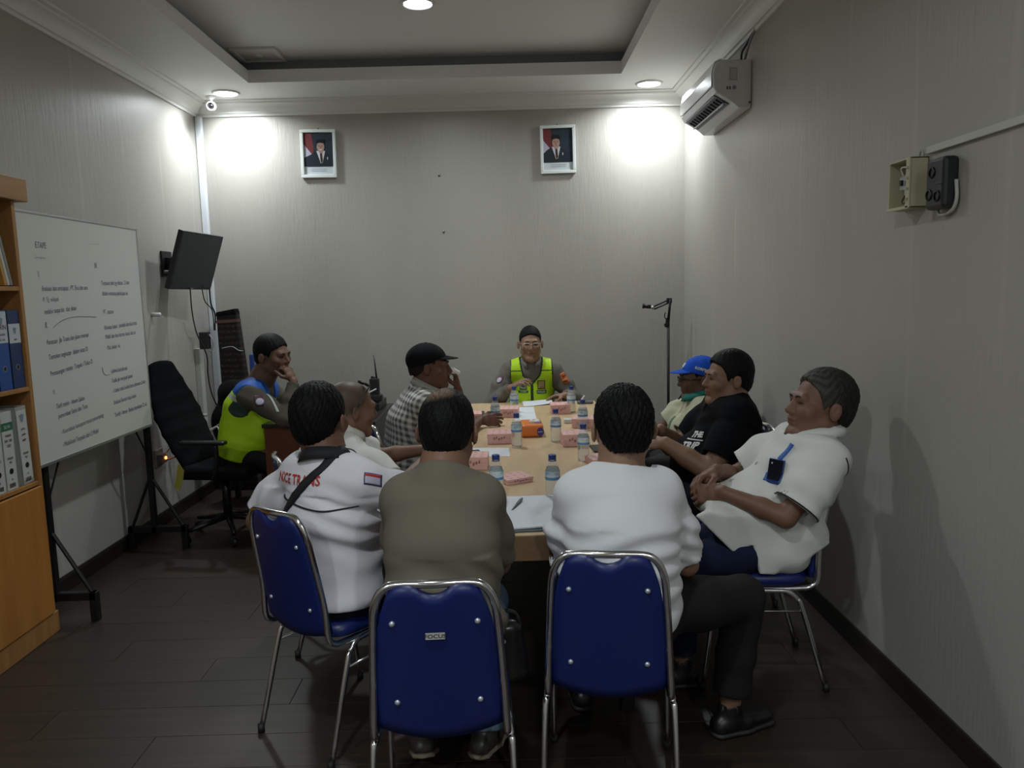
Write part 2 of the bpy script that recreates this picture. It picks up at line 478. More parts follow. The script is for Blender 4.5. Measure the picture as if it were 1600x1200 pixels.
# ceiling: soffit ring, recessed tray with a shadow gap behind the lip
TX0, TX1, TY0, TY1 = -1.80, .86, -.60, 5.71
ceil = struct(B().box(XL-.1, XR+.1, YF-.1, YB+.1, 3.24, 3.34).obj('ceiling', WHITEP))
sf = B()
for x0, x1, y0, y1 in ((XL, TX0, YF, YB), (TX1, XR, YF, YB), (TX0, TX1, YF, TY0), (TX0, TX1, TY1, YB)):
    sf.box(x0, x1, y0, y1, ZS, ZS+.088)
so = sf.obj('ceiling_soffit', WHITEP); so.parent = ceil
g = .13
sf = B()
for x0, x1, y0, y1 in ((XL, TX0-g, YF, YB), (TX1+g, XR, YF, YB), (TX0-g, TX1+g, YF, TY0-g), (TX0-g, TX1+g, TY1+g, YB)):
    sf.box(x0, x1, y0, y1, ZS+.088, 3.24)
o = sf.obj('recess_wall', mat('recess_shade', (.30, .31, .33), .7)); o.parent = ceil  # shade of the deep gap put into the wall colour, darker than the ceiling
# crown moulding: stepped profile (distance from the wall, height)
prof = [(0, 2.955), (.014, 2.955), (.018, 2.972), (.030, 2.976), (.036, 2.992), (.052, 3.012), (.078, 3.028), (.094, 3.034), (.098, 3.046), (.122, 3.050), (.126, ZS), (0, ZS)]
rect = [(XL, YF), (XR, YF), (XR, YB), (XL, YB)]
inn = [(1, 1), (-1, 1), (-1, -1), (1, -1)]
for k in range(4):
    a, b = k, (k+1) % 4; vs = []; n = len(prof)
    for c in (a, b):
        for d, z in prof: vs.append((rect[c][0]+inn[c][0]*d, rect[c][1]+inn[c][1]*d, z))
    fs = [(i, (i+1) % n, (i+1) % n+n, i+n) for i in range(n)]+[tuple(range(n)), tuple(range(2*n-1, n-1, -1))]
    o = struct(new_mesh('trim_%d' % (k+1), vs, fs, CORN)); _autosmooth(o, .35)
# dark skirting
BASE = mat('skirting', (.018, .015, .013), .35)
bp = [(0, 0), (.014, 0), (.014, .078), (.008, .092), (0, .092)]
for k, nm in ((0, 'baseboard_front'), (1, 'baseboard_right'), (2, 'baseboard_back'), (3, 'baseboard_left')):
    a, b = k, (k+1) % 4; vs = []; n = len(bp)
    for c in (a, b):
        for d, z in bp: vs.append((rect[c][0]+inn[c][0]*d, rect[c][1]+inn[c][1]*d, z))
    fs = [(i, (i+1) % n, (i+1) % n+n, i+n) for i in range(n)]+[tuple(range(n)), tuple(range(2*n-1, n-1, -1))]
    struct(new_mesh(nm, vs, fs, BASE))
# white conduit in the far left corner
struct(B().box(XL+.002, XL+.052, YB-.045, YB-.002, .09, 2.955).obj('trim_5', mat('conduit_white', (.72, .76, .80), .4), bevel=.006))

# ------------------------------------------------------------------ downlights
EM = NT('lamp_diffuser'); EM.set(Base_Color=(1, 1, 1, 1)); EM.b.inputs['Emission Color'].default_value = (.93, .97, 1, 1); EM.b.inputs['Emission Strength'].default_value = 12
EM = EM.m; WPL = mat('white_plastic', (.75, .75, .74), .35)
def downlight(x, y, z, label, power=LAMP_POWER, spread=2.75):
    t = thing('downlight', label, 'ceiling light', (x, y, z))
    B().lathe([(.082, -.006), (.088, -.012), (.098, -.010), (.104, 0), (.082, 0)], 32, close=False).obj('rim', WPL, t, smooth=True)
    B().lathe([(.0, -.007), (.083, -.007), (.083, -.002), (0, -.002)], 32, close=False).obj('diffuser', EM, t, smooth=True)
    ld = bpy.data.lights.new('lamp', 'AREA'); ld.shape = 'DISK'; ld.size = .15; ld.energy = power; ld.color = LAMP_COLOR; ld.spread = spread
    lo = bpy.data.objects.new('lamp', ld); COL.objects.link(lo); lo.parent = t; lo.location = (0, 0, -.016)
    return t
downlight(-2.053, 5.965, ZS, 'lit round ceiling light over the far left corner beside the white camera', LAMP_POWER*.66)
downlight(1.11, 5.989, ZS, 'lit round ceiling light over the far right corner beside the air conditioner', LAMP_POWER*.66)
downlight(-.479, 4.77, 3.24, 'lit round light in the recessed middle of the ceiling, cut by the top edge', LAMP_POWER*.9)
downlight(-2.053, -1.1, ZS, 'round ceiling light over the near left corner, outside the picture', LAMP_POWER*1.4)
downlight(1.11, -1.1, ZS, 'round ceiling light over the near right corner, outside the picture', LAMP_POWER*1.4)
downlight(-.479, .85, 3.24, 'round light in the recess above the camera, outside the picture', LAMP_POWER*.9)

# ceiling access hatch in the recess
t = thing('ceiling_hatch', 'square framed access hatch in the recessed ceiling near its far left corner', 'hatch', (-1.70, 5.66, 3.24))
bb = B()
for x0, x1, y0, y1 in ((-.16, .16, -.15, -.12), (-.16, .16, .12, .15), (-.16, -.13, -.12, .12), (.13, .16, -.12, .12)): bb.box(x0, x1, y0, y1, -.018, 0)
bb.obj('hatch_frame', CORN, t, bevel=.003)
B().box(-.13, .13, -.12, .12, -.010, 0).obj('hatch_panel', CORN, t)
B().lathe([(.028, 0), (.026, -.006), (.012, -.009), (.0, -.009)], 16, xf((0, 0, -.010)), close=False).obj('catch', WPL, t, smooth=True)

# dome camera under the left corner
t = thing('security_camera', 'small white security camera by the far left corner light', 'camera', (-2.20, 6.05, ZS))
B().lathe([(.0, 0), (.035, 0), (.036, -.012), (.02, -.02), (.012, -.03), (.012, -.05)], 20, close=False).obj('base', WPL, t, smooth=True)
m_ = xf((0, 0, -.075), .25, 1.75)
B().lathe([(.0, -.06), (.028, -.055), (.034, -.03), (.036, .02), (.033, .05), (.026, .055), (.026, .046)], 20, m_, close=False).obj('housing', WPL, t, smooth=True)
B().lathe([(0, .050), (.026, .048), (.026, .044)], 16, m_, close=False).obj('lens', mat('lens_black', (.01, .01, .012), .1), t, smooth=True)

# ------------------------------------------------------------------ portraits
PB = {}
def flat(name, pts, m, parent, y):
    return new_mesh(name, [(x, y, z) for x, z in pts]+[(x, y+.0006, z) for x, z in pts], [tuple(range(len(pts))), tuple(range(2*len(pts)-1, len(pts)-1, -1))], m, parent)
def el(cx, cz, rx, rz, n=20, a0=0, a1=2*PI): return [(cx+rx*math.cos(a0+(a1-a0)*i/n), cz+rz*math.sin(a0+(a1-a0)*i/n)) for i in range(n)]
def portrait(cx, cz, rot, label, smile, fx):
    t = thing('framed_portrait', label, 'picture', (cx, YB, cz)); t.rotation_euler = (0, rot, 0)
    w, h, b = .14, .186, .024
    fr = mat('frame_white', (.72, .76, .74), .4)
    bb = B()
    for x0, x1, z0, z1 in ((-w, w, h-b, h), (-w, w, -h, -h+b), (-w, -w+b, -h+b, h-b), (w-b, w, -h+b, h-b)): bb.box(x0, x1, -.026, -.004, z0, z1)
    bb.obj('frame', fr, t, bevel=.003)
    pr = lambda n, c: mat('print_'+n, c, .35)
    B().box(-w+b, w-b, -.012, -.006, -h+b, h-b).obj('print', pr('paper', (.55, .60, .63)), t)
    W_, T_, Bt = w-b, h-b, -.098   # picture area
    flat('print_background', [(-W_, Bt), (W_, Bt), (W_, T_), (-W_, T_)], pr('navy', (.022, .035, .048)), t, -.0128)
    flat('print_flag_red', [(-W_, T_), (-.055, T_), (-.035, .05), (-.045, -.01), (-W_, .07)], pr('red', (.16, .035, .04)), t, -.0134)
    flat('print_flag_white', [(-W_, .075), (-.055, 0), (-.075, -.04), (-W_, -.04)], pr('pale', (.42, .42, .5)), t, -.0140)
    flat('print_suit', [(-W_, Bt), (-W_, -.03), (fx-.075, -.005), (fx-.03, .022), (fx+.035, .022), (fx+.06, .0), (W_, -.03), (W_, Bt)], pr('suit', (.017, .024, .034)), t, -.0146)
    flat('print_shirt', [(fx-.035, .022), (fx+.035, .022), (fx+.012, -.07), (fx-.002, -.075)], pr('white', (.55, .57, .58)), t, -.0152)
    flat('print_tie', [(fx-.007, .004), (fx+.010, .004), (fx+.014, -.055), (fx+.004, -.078), (fx-.004, -.055)], pr('tie', (.05, .018, .02)), t, -.0158)
    flat('print_pin', el(fx+.052, -.035, .004, .012, 10), pr('white', (.6, .6, .6)), t, -.0156)
    sk = pr('skin', (.40, .25, .20) if smile else (.36, .25, .21))
    flat('print_neck', [(fx-.018, .03), (fx+.02, .03), (fx+.015, .005), (fx-.010, .005)], sk, t, -.0160)
    flat('print_face', el(fx, .052, .030, .040), sk, t, -.0166)
    flat('print_cap', [(fx-.032, .078), (fx-.033, .108), (fx+.0, .112), (fx+.034, .108), (fx+.033, .078), (fx, .084)], pr('capblack', (.008, .01, .014)), t, -.0172)
    for s in (-1, 1): flat('print_eye', el(fx+s*.012, .06, .006, .0028, 8), pr('dark', (.04, .02, .02)), t, -.0174)
    flat('print_nose', [(fx-.003, .058), (fx+.003, .058), (fx+.006, .042), (fx-.006, .042)], pr('skindark', (.25, .14, .11)), t, -.0174)
    flat('print_mouth', el(fx, .031, .012 if smile else .009, .005 if smile else .002, 10), pr('white' if smile else 'dark', (.6, .6, .6)), t, -.0174)
    for z in (-.115, -.130): flat('print_caption', [(-.06, z), (.06, z), (.06, z-.004), (-.06, z-.004)], pr('grey', (.33, .35, .4)), t, -.0128)
    o = B().tube([(0, -.004, h), (0, -.004, h+.012)], .004, 8).obj('nail', mat('dark_metal', (.05, .05, .05), .4, .8), t)
    # picture glass is left matt in the photo: thin clear pane
    return t
portrait(-1.4585, 2.655, .015, 'framed portrait of a smiling man in black cap, left one on the back wall', True, .018)
portrait(.4365, 2.642, -.010, 'framed portrait of an unsmiling man in black cap, right one on the back wall', False, -.014)
for px, pz, lb in ((-.512, 2.470, 'upper of two small screws in the bare middle of the back wall'), (-.492, 2.028, 'lower of two small screws in the bare middle of the back wall')):
    tag(B().lathe([(0, .022), (.006, .022), (.009, .016), (.005, .012), (.005, 0), (.011, 0)], 12, xf((px, YB, pz), 0, PI/2), close=False).obj('wall_screw', mat('screw', (.55, .55, .5), .35, .5), smooth=True), lb, 'screw')

# ------------------------------------------------------------------ air conditioner on the right wall
AC0, AC1 = 4.60, 5.42
t = thing('air_conditioner', 'white wall air conditioner high on the right wall, flap open', 'air conditioner', (XR, AC0, 2.56))
ACW = mat('ac_white', (.66, .68, .69), .22)
pf = [(0, .0), (0, .27), (-.165, .285), (-.20, .275), (-.222, .22), (-.225, .12), (-.212, .085)]
B().prism([(0, .27), (0, .0), (-.07, .0), (-.105, .03), (-.205, .09), (-.222, .12), (-.225, .21), (-.205, .262), (-.165, .272)], 0, AC1-AC0).obj('casing', ACW, t, bevel=.008)
o = B().prism([(-.227, .125), (-.231, .13), (-.231, .205), (-.214, .262), (-.190, .276), (-.170, .280), (-.17, .275), (-.205, .262), (-.225, .21)], .012, AC1-AC0-.012).obj('front_panel', ACW, t, bevel=.002)
DK = mat('ac_dark', (.02, .03, .045), .4)
mm = xf((-.155, 0, .060), 0, 0, 0) @ Matrix.Rotation(.54, 4, 'Y')
B().box(-.056, .046, .05, AC1-AC0-.05, -.006, .012, mm).obj('outlet', DK, t)
B().box(.012, .022, .055, AC1-AC0-.055, -.022, -.012, mm).obj('flap', ACW, t, bevel=.002)
B().box(-.056, -.048, .05, AC1-AC0-.05, -.012, -.006, mm).obj('upper_flap', mat('ac_grey', (.3, .33, .35), .4), t)
for k in range(12):
    yy = .09+k*.058; B().box(-.03, .03, yy, yy+.003, -.012, -.004, mm).obj('vane', DK, t)
LG = mat('label_grey', (.30, .30, .32), .5)
B().box(-.13, -.085, -.0012, .001, .155, .225).obj('rating_label', LG, t)
B().box(-.126, -.089, -.0018, -.001, .160, .220).obj('label_field', mat('label_pale', (.5, .5, .5), .5), t)
B().lathe([(0, .0), (.012, 0), (.012, .002), (0, .002)], 14, xf((-.10, 0, .115), 0, PI/2), close=False).obj('round_mark', LG, t)
for dx in (-.145, -.130): B().box(dx, dx+.008, -.0012, .001, .105, .122).obj('small_mark', mat('mark_black', (.05, .05, .05), .5), t)
B().lathe([(0, .0), (.006, 0), (.006, .004), (0, .004)], 10, xf((-.012, 0, .03), 0, PI/2), close=False).obj('screw', mat('mark_black', (.05, .05, .05), .5), t)
CBL = mat('black_cable', (.012, .012, .013), .45)
tag(B().tube(bez([(XR-.05, 4.64, 2.83), (XR-.055, 4.61, 2.87), (XR-.035, 4.58, 2.91), (XR-.012, 4.55, 2.96)]), .006).obj('ac_cable', CBL, smooth=True), 'black cable looping above the air conditioner casing', 'cable')
tag(B().tube(bez([(XR-.03, 4.66, 2.82), (XR-.03, 4.59, 2.88), (XR-.02, 4.56, 2.93), (XR-.01, 4.50, 2.97)]), .008).obj('ac_pipe', mat('grey_pipe', (.25, .26, .26), .5), smooth=True), 'grey pipe rising from the air conditioner to the cornice', 'pipe')

# ------------------------------------------------------------------ open breaker box, black socket block and trunking on the right wall
CRM = mat('cream_plastic', (.52, .49, .32), .45)
t = thing('breaker_box', 'cream open-fronted breaker box on the right wall', 'breaker box', (XR, 2.745, 1.878))
h, w_, d = .085, .075, .062
bb = B().box(-.004, 0, -w_, w_, -h, h).box(-d, 0, -w_, -w_+.006, -h, h).box(-d, 0, w_-.006, w_, -h, h).box(-d, 0, -w_, w_, h-.006, h).box(-d, 0, -w_, w_, -h, -h+.006)
bb.box(-d-.006, -d, -w_-.004, -w_+.020, -h, h).box(-d-.006, -d, -w_, w_, -h-.003, -h+.008)
bb.obj('box_shell', CRM, t, bevel=.0015)
for k, zz in enumerate((-.055, -.02, .015, .05)): B().box(-d-.009, -d-.005, -w_+.002, -w_+.012, zz-.004, zz+.004).obj('clip', mat('dull_yellow', (.38, .35, .22), .5), t)
B().box(-.045, -.004, -.052, -.002, -.035, .035).obj('breaker', mat('breaker_grey', (.42, .45, .45), .4), t, bevel=.002)
B().box(-.040, -.004, .004, .040, -.015, .03).obj('breaker', mat('breaker_grey', (.42, .45, .45), .4), t, bevel=.002)
B().box(-.052, -.045, -.036, -.020, -.006, .012).obj('toggle', CBL, t)
B().box(-.048, -.040, .014, .026, 0, .018).obj('toggle', CBL, t)
B().tube(bez([(-.03, .03, .03), (-.045, .02, .06), (-.03, -.02, .055), (-.03, -.03, .03)]), .003, 6).obj('wire', WPL, t)
B().tube(bez([(-.02, -.03, -.03), (-.04, -.01, -.06), (-.03, .04, -.055), (-.02, .02, -.02)]), .003, 6).obj('wire', mat('wire_dark', (.05, .05, .05), .5), t)
BLK = mat('black_plastic', (.018, .020, .023), .38)
t = thing('socket_block', 'black twin socket block beside the cream breaker box', 'socket', (XR, 2.545, 1.852))
bb = B().box(-.05, 0, -.058, .052, -.078, .085, c=.012); bb.obj('body', BLK, t, smooth=False)
for yy, zz in ((.012, .04), (-.022, -.038), (.025, -.03)):
    B().lathe([(.014, .004), (.017, .004), (.019, 0), (.014, -.0), (.012, -.003), (0, -.003)], 16, Matrix.Translation((-.05, yy, zz)) @ Matrix.Rotation(-PI/2, 4, 'Y'), close=False).obj('socket_hole', mat('deep_black', (.004, .004, .005), .3), t, smooth=True)
B().box(-.053, -.049, -.05, -.01, .0, .006).obj('switch_bar', mat('gloss_dark', (.06, .06, .065), .2), t)
tag(B().tube(bez([(XR-.012, 2.484, 1.86), (XR-.012, 2.478, 1.80), (XR-.014, 2.50, 1.765), (XR-.016, 2.56, 1.757), (XR-.02, 2.575, 1.775)]), .006).obj('loop_cable', mat('pale_cable', (.5, .5, .45), .5), smooth=True), 'pale cable looping under the black socket block', 'cable')
t = struct(B().box(XR-.014, XR, .9, 2.665, 1.968, 1.992).obj('trim_6', mat('trunking', (.56, .57, .52), .45), bevel=.002), 'pale cable trunking along the right wall')
tag(B().lathe([(.010, 0), (.016, 0), (.016, .004), (.010, .004)], 16, Matrix.Translation((XR-.014, 2.69, 1.972)) @ Matrix.Rotation(-PI/2, 4, 'Y'), close=False).obj('cable_ring', mat('ring_grey', (.35, .36, .34), .4)), 'small ring hook at the end of the pale trunking', 'hook')

# ------------------------------------------------------------------ monitor on a bracket, left wall
t = thing('monitor', 'black television tilted on a wall bracket in the far left corner', 'television')
t.location = (-2.10, 5.30, 1.79)
c0, c1, c2, c3 = [Vector(v) for v in ((-.015, -.15, .201), (.05, .40, .194), (-.073, .40, -.186), (-.139, -.15, -.181))]
def quadslab(a, b, c, d, n0, n1, nrm):
    vs = [p+nrm*n0 for p in (a, b, c, d)]+[p+nrm*n1 for p in (a, b, c, d)]
    return vs, [(0, 1, 2, 3), (7, 6, 5, 4), (0, 4, 5, 1), (1, 5, 6, 2), (2, 6, 7, 3), (3, 7, 4, 0)]
nrm = (c1-c0).cross(c3-c0).normalized()
if nrm.x < 0: nrm = -nrm
ctr = (c0+c1+c2+c3)/4
B().add(*quadslab(c0, c1, c2, c3, -.035, 0, nrm)).obj('casing', BLK, t, bevel=.004)
ins = [ctr+(p-ctr)*.94 for p in (c0, c1, c2, c3)]
B().add(*quadslab(*ins, -.002, .001, nrm)).obj('screen', mat('screen_off', (.020, .027, .030), .25), t)
B().add(*quadslab(*[ctr+(c3-c0)*.475+(c2-ctr)*s1*0+(c1-c0)*s2+(c3-c0)*s3 for s1, s2, s3 in ((0, -.03, -.008), (0, .05, -.008), (0, .05, .008), (0, -.03, .008))], 0, .002, nrm)).obj('maker_mark', mat('mark_silver', (.3, .3, .3), .4), t)
B().box(-.308, -.295, .14, .30, -.09, .09).box(-.295, -.10, .19, .25, -.045, .045).box(-.295, -.20, .14, .27, -.08, -.065).obj('bracket', mat('bracket_black', (.02, .02, .02), .4, .5), t, bevel=.003)
B().tube([(-.28, .13, -.05), (-.20, .13, -.048)], .006).obj('bracket_bolt', mat('chrome', (.75, .75, .76), .16, 1), t)
CH = mat('chrome', (.75, .75, .76), .16, 1)
tag(B().tube(bez([(-2.20, 5.40, 1.62), (-2.19, 5.38, 1.45), (-2.16, 5.36, 1.30), (-2.12, 5.40, 1.15), (-2.14, 5.45, 1.0), (-2.14, 5.5, .85), (-2.10, 5.55, .7)]), .005, 6).obj('power_cable', CBL, smooth=True), 'thin black cable hanging from the middle of the television', 'cable')
tag(B().tube(bez([(-2.15, 5.62, 1.62), (-2.17, 5.68, 1.50), (-2.21, 5.85, 1.42), (-2.22, 5.85, 1.30)]), .006, 6).tube(bez([(-2.19, 5.58, 1.62), (-2.20, 5.65, 1.52), (-2.23, 5.85, 1.45), (-2.225, 5.85, 1.30)]), .004, 6).obj('signal_cable', CBL, smooth=True), 'pair of black cables bunched behind the right of the television', 'cable')
t = thing('power_adapter', 'black power adapter hanging on the left wall below the television cables', 'adapter', (-2.30, 5.86, 1.27))
B().box(-.04, .03, -.03, .03, -.11, .02, c=.008).obj('body', BLK, t)
B().tube(bez([(.03, 0, .0), (.055, 0, -.05), (.045, 0, -.12), (.02, 0, -.125)]), .005, 6).obj('lead', mat('grey_lead', (.4, .4, .42), .5), t)
struct(B().box(XL+.002, XL+.04, 5.90, 5.97, .55, 1.16).obj('trim_7', mat('trunking', (.56, .57, .52), .45)))
tag(B().lathe([(0, 0), (.014, 0), (.014, .06), (.009, .064), (0, .064)], 12, xf((XL+.0, 5.24, 1.442), 0, 0, PI/2), close=False).obj('wall_peg', mat('peg_white', (.7, .7, .68), .4), smooth=True), 'short white peg on the left wall between whiteboard and television', 'hook')
t = thing('wall_socket', 'wall socket with an orange glowing light behind the whiteboard stand', 'socket', (XL, 5.16, .47))
B().box(0, .012, -.06, .06, -.06, .06, c=.004).obj('plate', mat('socket_plate', (.28, .24, .2), .5), t)
B().box(.012, .05, -.035, .035, -.035, .03, c=.006).obj('plug', mat('plug_brown', (.16, .12, .10), .5), t)
GL = NT('neon'); GL.set(Base_Color=(1, .25, .05, 1)); GL.b.inputs['Emission Color'].default_value = (1, .22, .04, 1); GL.b.inputs['Emission Strength'].default_value = 6
B().lathe([(0, .0), (.010, 0), (.010, .006), (0, .006)], 12, xf((.05, .006, 0), 0, 0, PI/2), close=False).obj('neon_light', GL.m, t)
tag(B().tube(bez([(XL+.06, 5.16, .50), (XL+.12, 5.14, .56), (XL+.20, 5.15, .55)]), .005, 6).tube([(XL+.07, 5.15, .46), (XL+.32, 5.14, .54)], .007, 6).obj('charger_lead', mat('white_lead', (.5, .5, .5), .5), smooth=True), 'white lead plugged into the glowing wall socket', 'cable')
# ================================================================== furniture
# whiteboard on its wheeled-type stand
def handwriting(parent, m, lines):
    rnd = random.Random(3)
    for (body, y, z, size, tilt) in lines:
        o = text(body, size, m, (WBX+.0135, y, z), (PI/2+0, 0, PI/2), parent, 'handwriting', 0, 'LEFT', .12, .74, .0)
        o.rotation_euler = (PI/2, -0, PI/2); o.rotation_euler.rotate_axis('Z', tilt)
WBX = 0.0
WBY0, WBY1, WBZ0, WBZ1 = 3.50, 4.655, .785, 1.965
ALU = mat('aluminium', (.42, .43, .42), .35, .7)
BKM = mat('black_metal', (.009, .0095, .010), .45, .2)
t = thing('whiteboard', 'large whiteboard with dark handwriting on a black metal stand', 'whiteboard', (-2.2, 0, 0))
WBM = NT('whiteboard_face'); WBM.set(Base_Color=(.62, .63, .58, 1), Roughness=.28); WBM = WBM.m
bd = B().box(-.012, .012, WBY0+.01, WBY1-.01, WBZ0+.01, WBZ1-.01).obj('board', WBM, t)
fr = B()
for y0, y1, z0, z1 in ((WBY0, WBY1, WBZ1-.012, WBZ1), (WBY0, WBY1, WBZ0-.006, WBZ0+.010), (WBY0, WBY0+.012, WBZ0, WBZ1), (WBY1-.012, WBY1, WBZ0, WBZ1)): fr.box(-.014, .0145, y0, y1, z0, z1)
fr.obj('board_frame', ALU, t, bevel=.002)
for yy in (3.60, 4.66):
    B().box(-.045, -.015, yy-.018, yy+.018, .10, 1.9 if yy < 4 else 1.85, c=.003).obj('post', BKM, t)
    B().box(-.19, .17, yy-.018, yy+.018, .105, .145, c=.003).obj('foot_bar', BKM, t)
    for sx in (-1, 1):
        x_ = .155 if sx > 0 else -.175
        B().box(x_-.018, x_+.018, yy-.018, yy+.018, 0, .145, c=.003).obj('foot', BKM, t)
        B().tube([(x_-.01*sx, yy, .145), (-.03+sx*.012, yy, .44)], .010, 6).obj('brace', BKM, t)
for (a, b) in (((-.03, 3.62, .60), (-.03, 3.75, .80)), ((-.03, 4.64, .60), (-.03, 4.50, .80))):
    B().tube([a, b], .005, 6).obj('strut', BKM, t)
INK = mat('ink_blue', (.075, .095, .20), .5)
INK2 = mat('ink_grey', (.15, .16, .20), .5)
INK3 = mat('ink_faint', (.36, .37, .36), .5)
def hw(body, y, z, size=.034, tilt=.03, m=INK): handwriting(t, m, [(body, y, z, size, tilt)])
hw('ETAPE', 3.64, 1.80, .042, 0, INK2); hw('/~~v~~', 3.63, 1.745, .038, 0, INK3); hw('I.', 3.64, 1.665, .04, 0, INK2)
hw('Evaluasi dan antisipasi : PT. Eva dan ana', 3.66, 1.600, .034, .015)
hw('P. Tg. wilayah', 3.66, 1.548, .032, .02, INK2); hw('melalui tanpa bis  dan dinas', 3.66, 1.490, .034, .05)
hw('II.', 3.655, 1.425, .042, 0, INK2)
B().tube(bez([(.0135, 3.72, 1.425), (.0135, 3.80, 1.455), (.0135, 3.92, 1.470), (.0135, 4.12, 1.462)]), .0014, 4).obj('pen_line', INK2, t)
hw('Penataan  Jln Trans dan Jalan menuju', 3.655, 1.345, .034, .05); hw('Tentukan angkutan  dalam kota D.', 3.66, 1.275, .034, .045)
hw('Pemasangan rambu  Trayek / Toko D.', 3.66, 1.195, .034, .07)
hw('V.', 3.665, 1.105, .036, 0, INK2)
hw('Tarif resmi - Imam Saban', 3.68, 1.035, .034, .03); hw('penertiban Setia dan Toto', 3.69, .985, .034, .05)
hw('- Koordinasi kasatpam tanpa penumpang', 3.70, 1.035-.130, .033, .055, INK2); hw('- Mobilisasi Terpadu dari 2 Mobil', 3.70, .842, .034, .03)
hw('~ ~ ~~~~~~', 4.10, 1.838, .03, 0, INK3); hw('IV.', 4.145, 1.72, .042, 0, INK2)
hw('Terpusat dari yg diatas / 2 hari', 4.20, 1.630, .034, .02); hw('dalam rencana pekerjaan ini', 4.20, 1.575, .034, .0)
hw('PT. catatan', 4.19, 1.475, .034, .0, INK2)
hw('Konsep lanjut : kondisi dan bus kota', 4.19, 1.390, .034, .03); hw('Mobil dan bus karena kursi dan isi', 4.19, 1.340, .034, .02); hw('Mel. bulan  ini.', 4.20, 1.280, .034, .02, INK2)
B().tube(bez([(.0135, 4.13, 1.19), (.0135, 4.14, 1.160), (.0135, 4.165, 1.145), (.0135, 4.20, 1.145)]), .0012, 4).obj('pen_line', INK2, t)
hw('- Jadwal kendaraan', 4.21, 1.150, .034, .0); hw('Trafik jln menjadi panas', 4.215, 1.095, .034, .02)
hw('- Usaha tidak boleh baru ditanam 2 hari', 4.215, 1.040, .033, .02); hw('Evaluasi Berarti tiap bulan', 4.215, .975, .034, .02); hw('Tertib / Aman  Bebas hambatan D. isi', 4.215, .905, .034, .02)

# bookcase with open shelves above a closed cupboard
WD = wood('bookcase_wood', (.30, .135, .040), (.42, .215, .070), (8, 8, .8), .38, 2.2, .05)
WDP = wood('cupboard_wood', (.34, .125, .028), (.52, .235, .050), (5, 5, .5), .32, 1.6, .05)
WDT = wood('bookcase_top_wood', (.33, .175, .065), (.45, .26, .11), (8, .8, 8), .4, 2.2, .05)
bx = -2.17; by0, by1 = 2.30, 3.49
t = thing('bookcase', 'orange-brown wooden bookcase, open shelves over a closed cupboard, left edge', 'bookcase', (bx, by1, 0))
D_ = -.235; Lb = by0-by1
B().box(D_, 0, -.024, 0, .1, 1.995).obj('side_panel', WD, t, bevel=.002)
B().box(D_, 0, Lb, Lb+.024, .1, 1.995).obj('side_panel', WD, t, bevel=.002)
B().box(D_, D_+.008, Lb+.024, -.024, .1, 1.995).obj('back_panel', wood('back_wood', (.17, .08, .03), (.24, .12, .045), (8, 8, .8), .5, 2, .05), t)
B().box(D_, .03, Lb-.03, .055, 1.995, 2.095).obj('top_moulding', WDT, t, bevel=.004)
B().box(D_, .008, Lb-.005, .008, 0, .1).obj('plinth', WD, t, bevel=.003)
for z in (1.62, 1.170, .735): B().box(D_+.008, -.002, Lb+.024, -.024, z-.020, z).obj('shelf', WD, t, bevel=.002)
for k in range(2):
    a = Lb+.028+k*.57; dd = B().box(-.0, .016, a, a+.562, .105, .712).obj('door', WDP, t, bevel=.003)
    B().lathe([(0, 0), (.007, 0), (.007, .012), (.014, .018), (.012, .026), (0, .028)], 14, xf((.016, a+(.53 if k == 0 else .03), .5), 0, 0, PI/2), close=False).obj('knob', ALU, dd, smooth=True)

def binder(y, z, w, h, m, label, group, lean=0, deep=.20, spine=None, kind='binder'):
    t = thing('ring_binder', label, kind, (bx-.012, y, z), 0, group)
    if lean: t.rotation_euler = (lean, 0, 0)
    B().box(-deep, 0, 0, .003, 0, h).box(-deep, 0, w-.003, w, 0, h).obj('cover', m, t)
    B().box(-.004, 0, 0, w, 0, h).obj('spine', m, t, bevel=.001)
    B().box(-deep+.005, -.006, .004, w-.004, .006, h-.01).obj('paper_block', mat('paper_block', (.5, .5, .46), .8), t)
    # finger hole with its metal ring
    hz = h*.24 if spine != 'blue' else h*.27
    mm = Matrix.Translation((.0005, w/2, hz)) @ Matrix.Rotation(PI/2, 4, 'Y')
    B().lathe([(0, .0008), (.0105, .0008), (.0105, -.002), (0, -.002)], 16, mm, close=False).obj('finger_hole', mat('hole_black', (.008, .008, .008), .6), t)
    B().lathe([(.0105, .0), (.0105, .0015), (.0125, .0015), (.0125, 0)], 16, mm, close=False).obj('hole_ring', mat('ring_metal' if spine == 'blue' else 'ring_black', (.5, .5, .5) if spine == 'blue' else (.03, .03, .03), .3, .6), t)
    return t
def spine_text(t, body, w, z, size, m, sx=.8):
    o = text(body, size, m, (.0016, w/2, z), (PI/2, 0, PI/2), t, 'lettering', 0, 'CENTER', 0, sx, .0003)
BLUE_B = mat('binder_blue', (.025, .085, .30), .35); NAVY_B = mat('binder_navy', (.02, .045, .13), .35)
WHT_B = mat('binder_white', (.56, .57, .52), .4); GRY_B = mat('binder_grey', (.36, .37, .34), .4)
LBL = mat('binder_label', (.55, .58, .62), .45); TXT = mat('print_dark', (.06, .06, .08), .5); EMB = mat('print_emblem', (.22, .27, .36), .5)
def emblem(t, w, z, s, m):
    pts = [(-.8, .7), (-.3, .7), (0, 1), (.3, .7), (.8, .7), (1, .5), (.7, 0), (.6, -.5), (0, -1), (-.6, -.5), (-.7, 0), (-1, .5)]
    new_mesh('emblem', [(.0016, w/2+x*s, z+y*s*1.2) for x, y in pts], [tuple(range(len(pts)))], m, t)
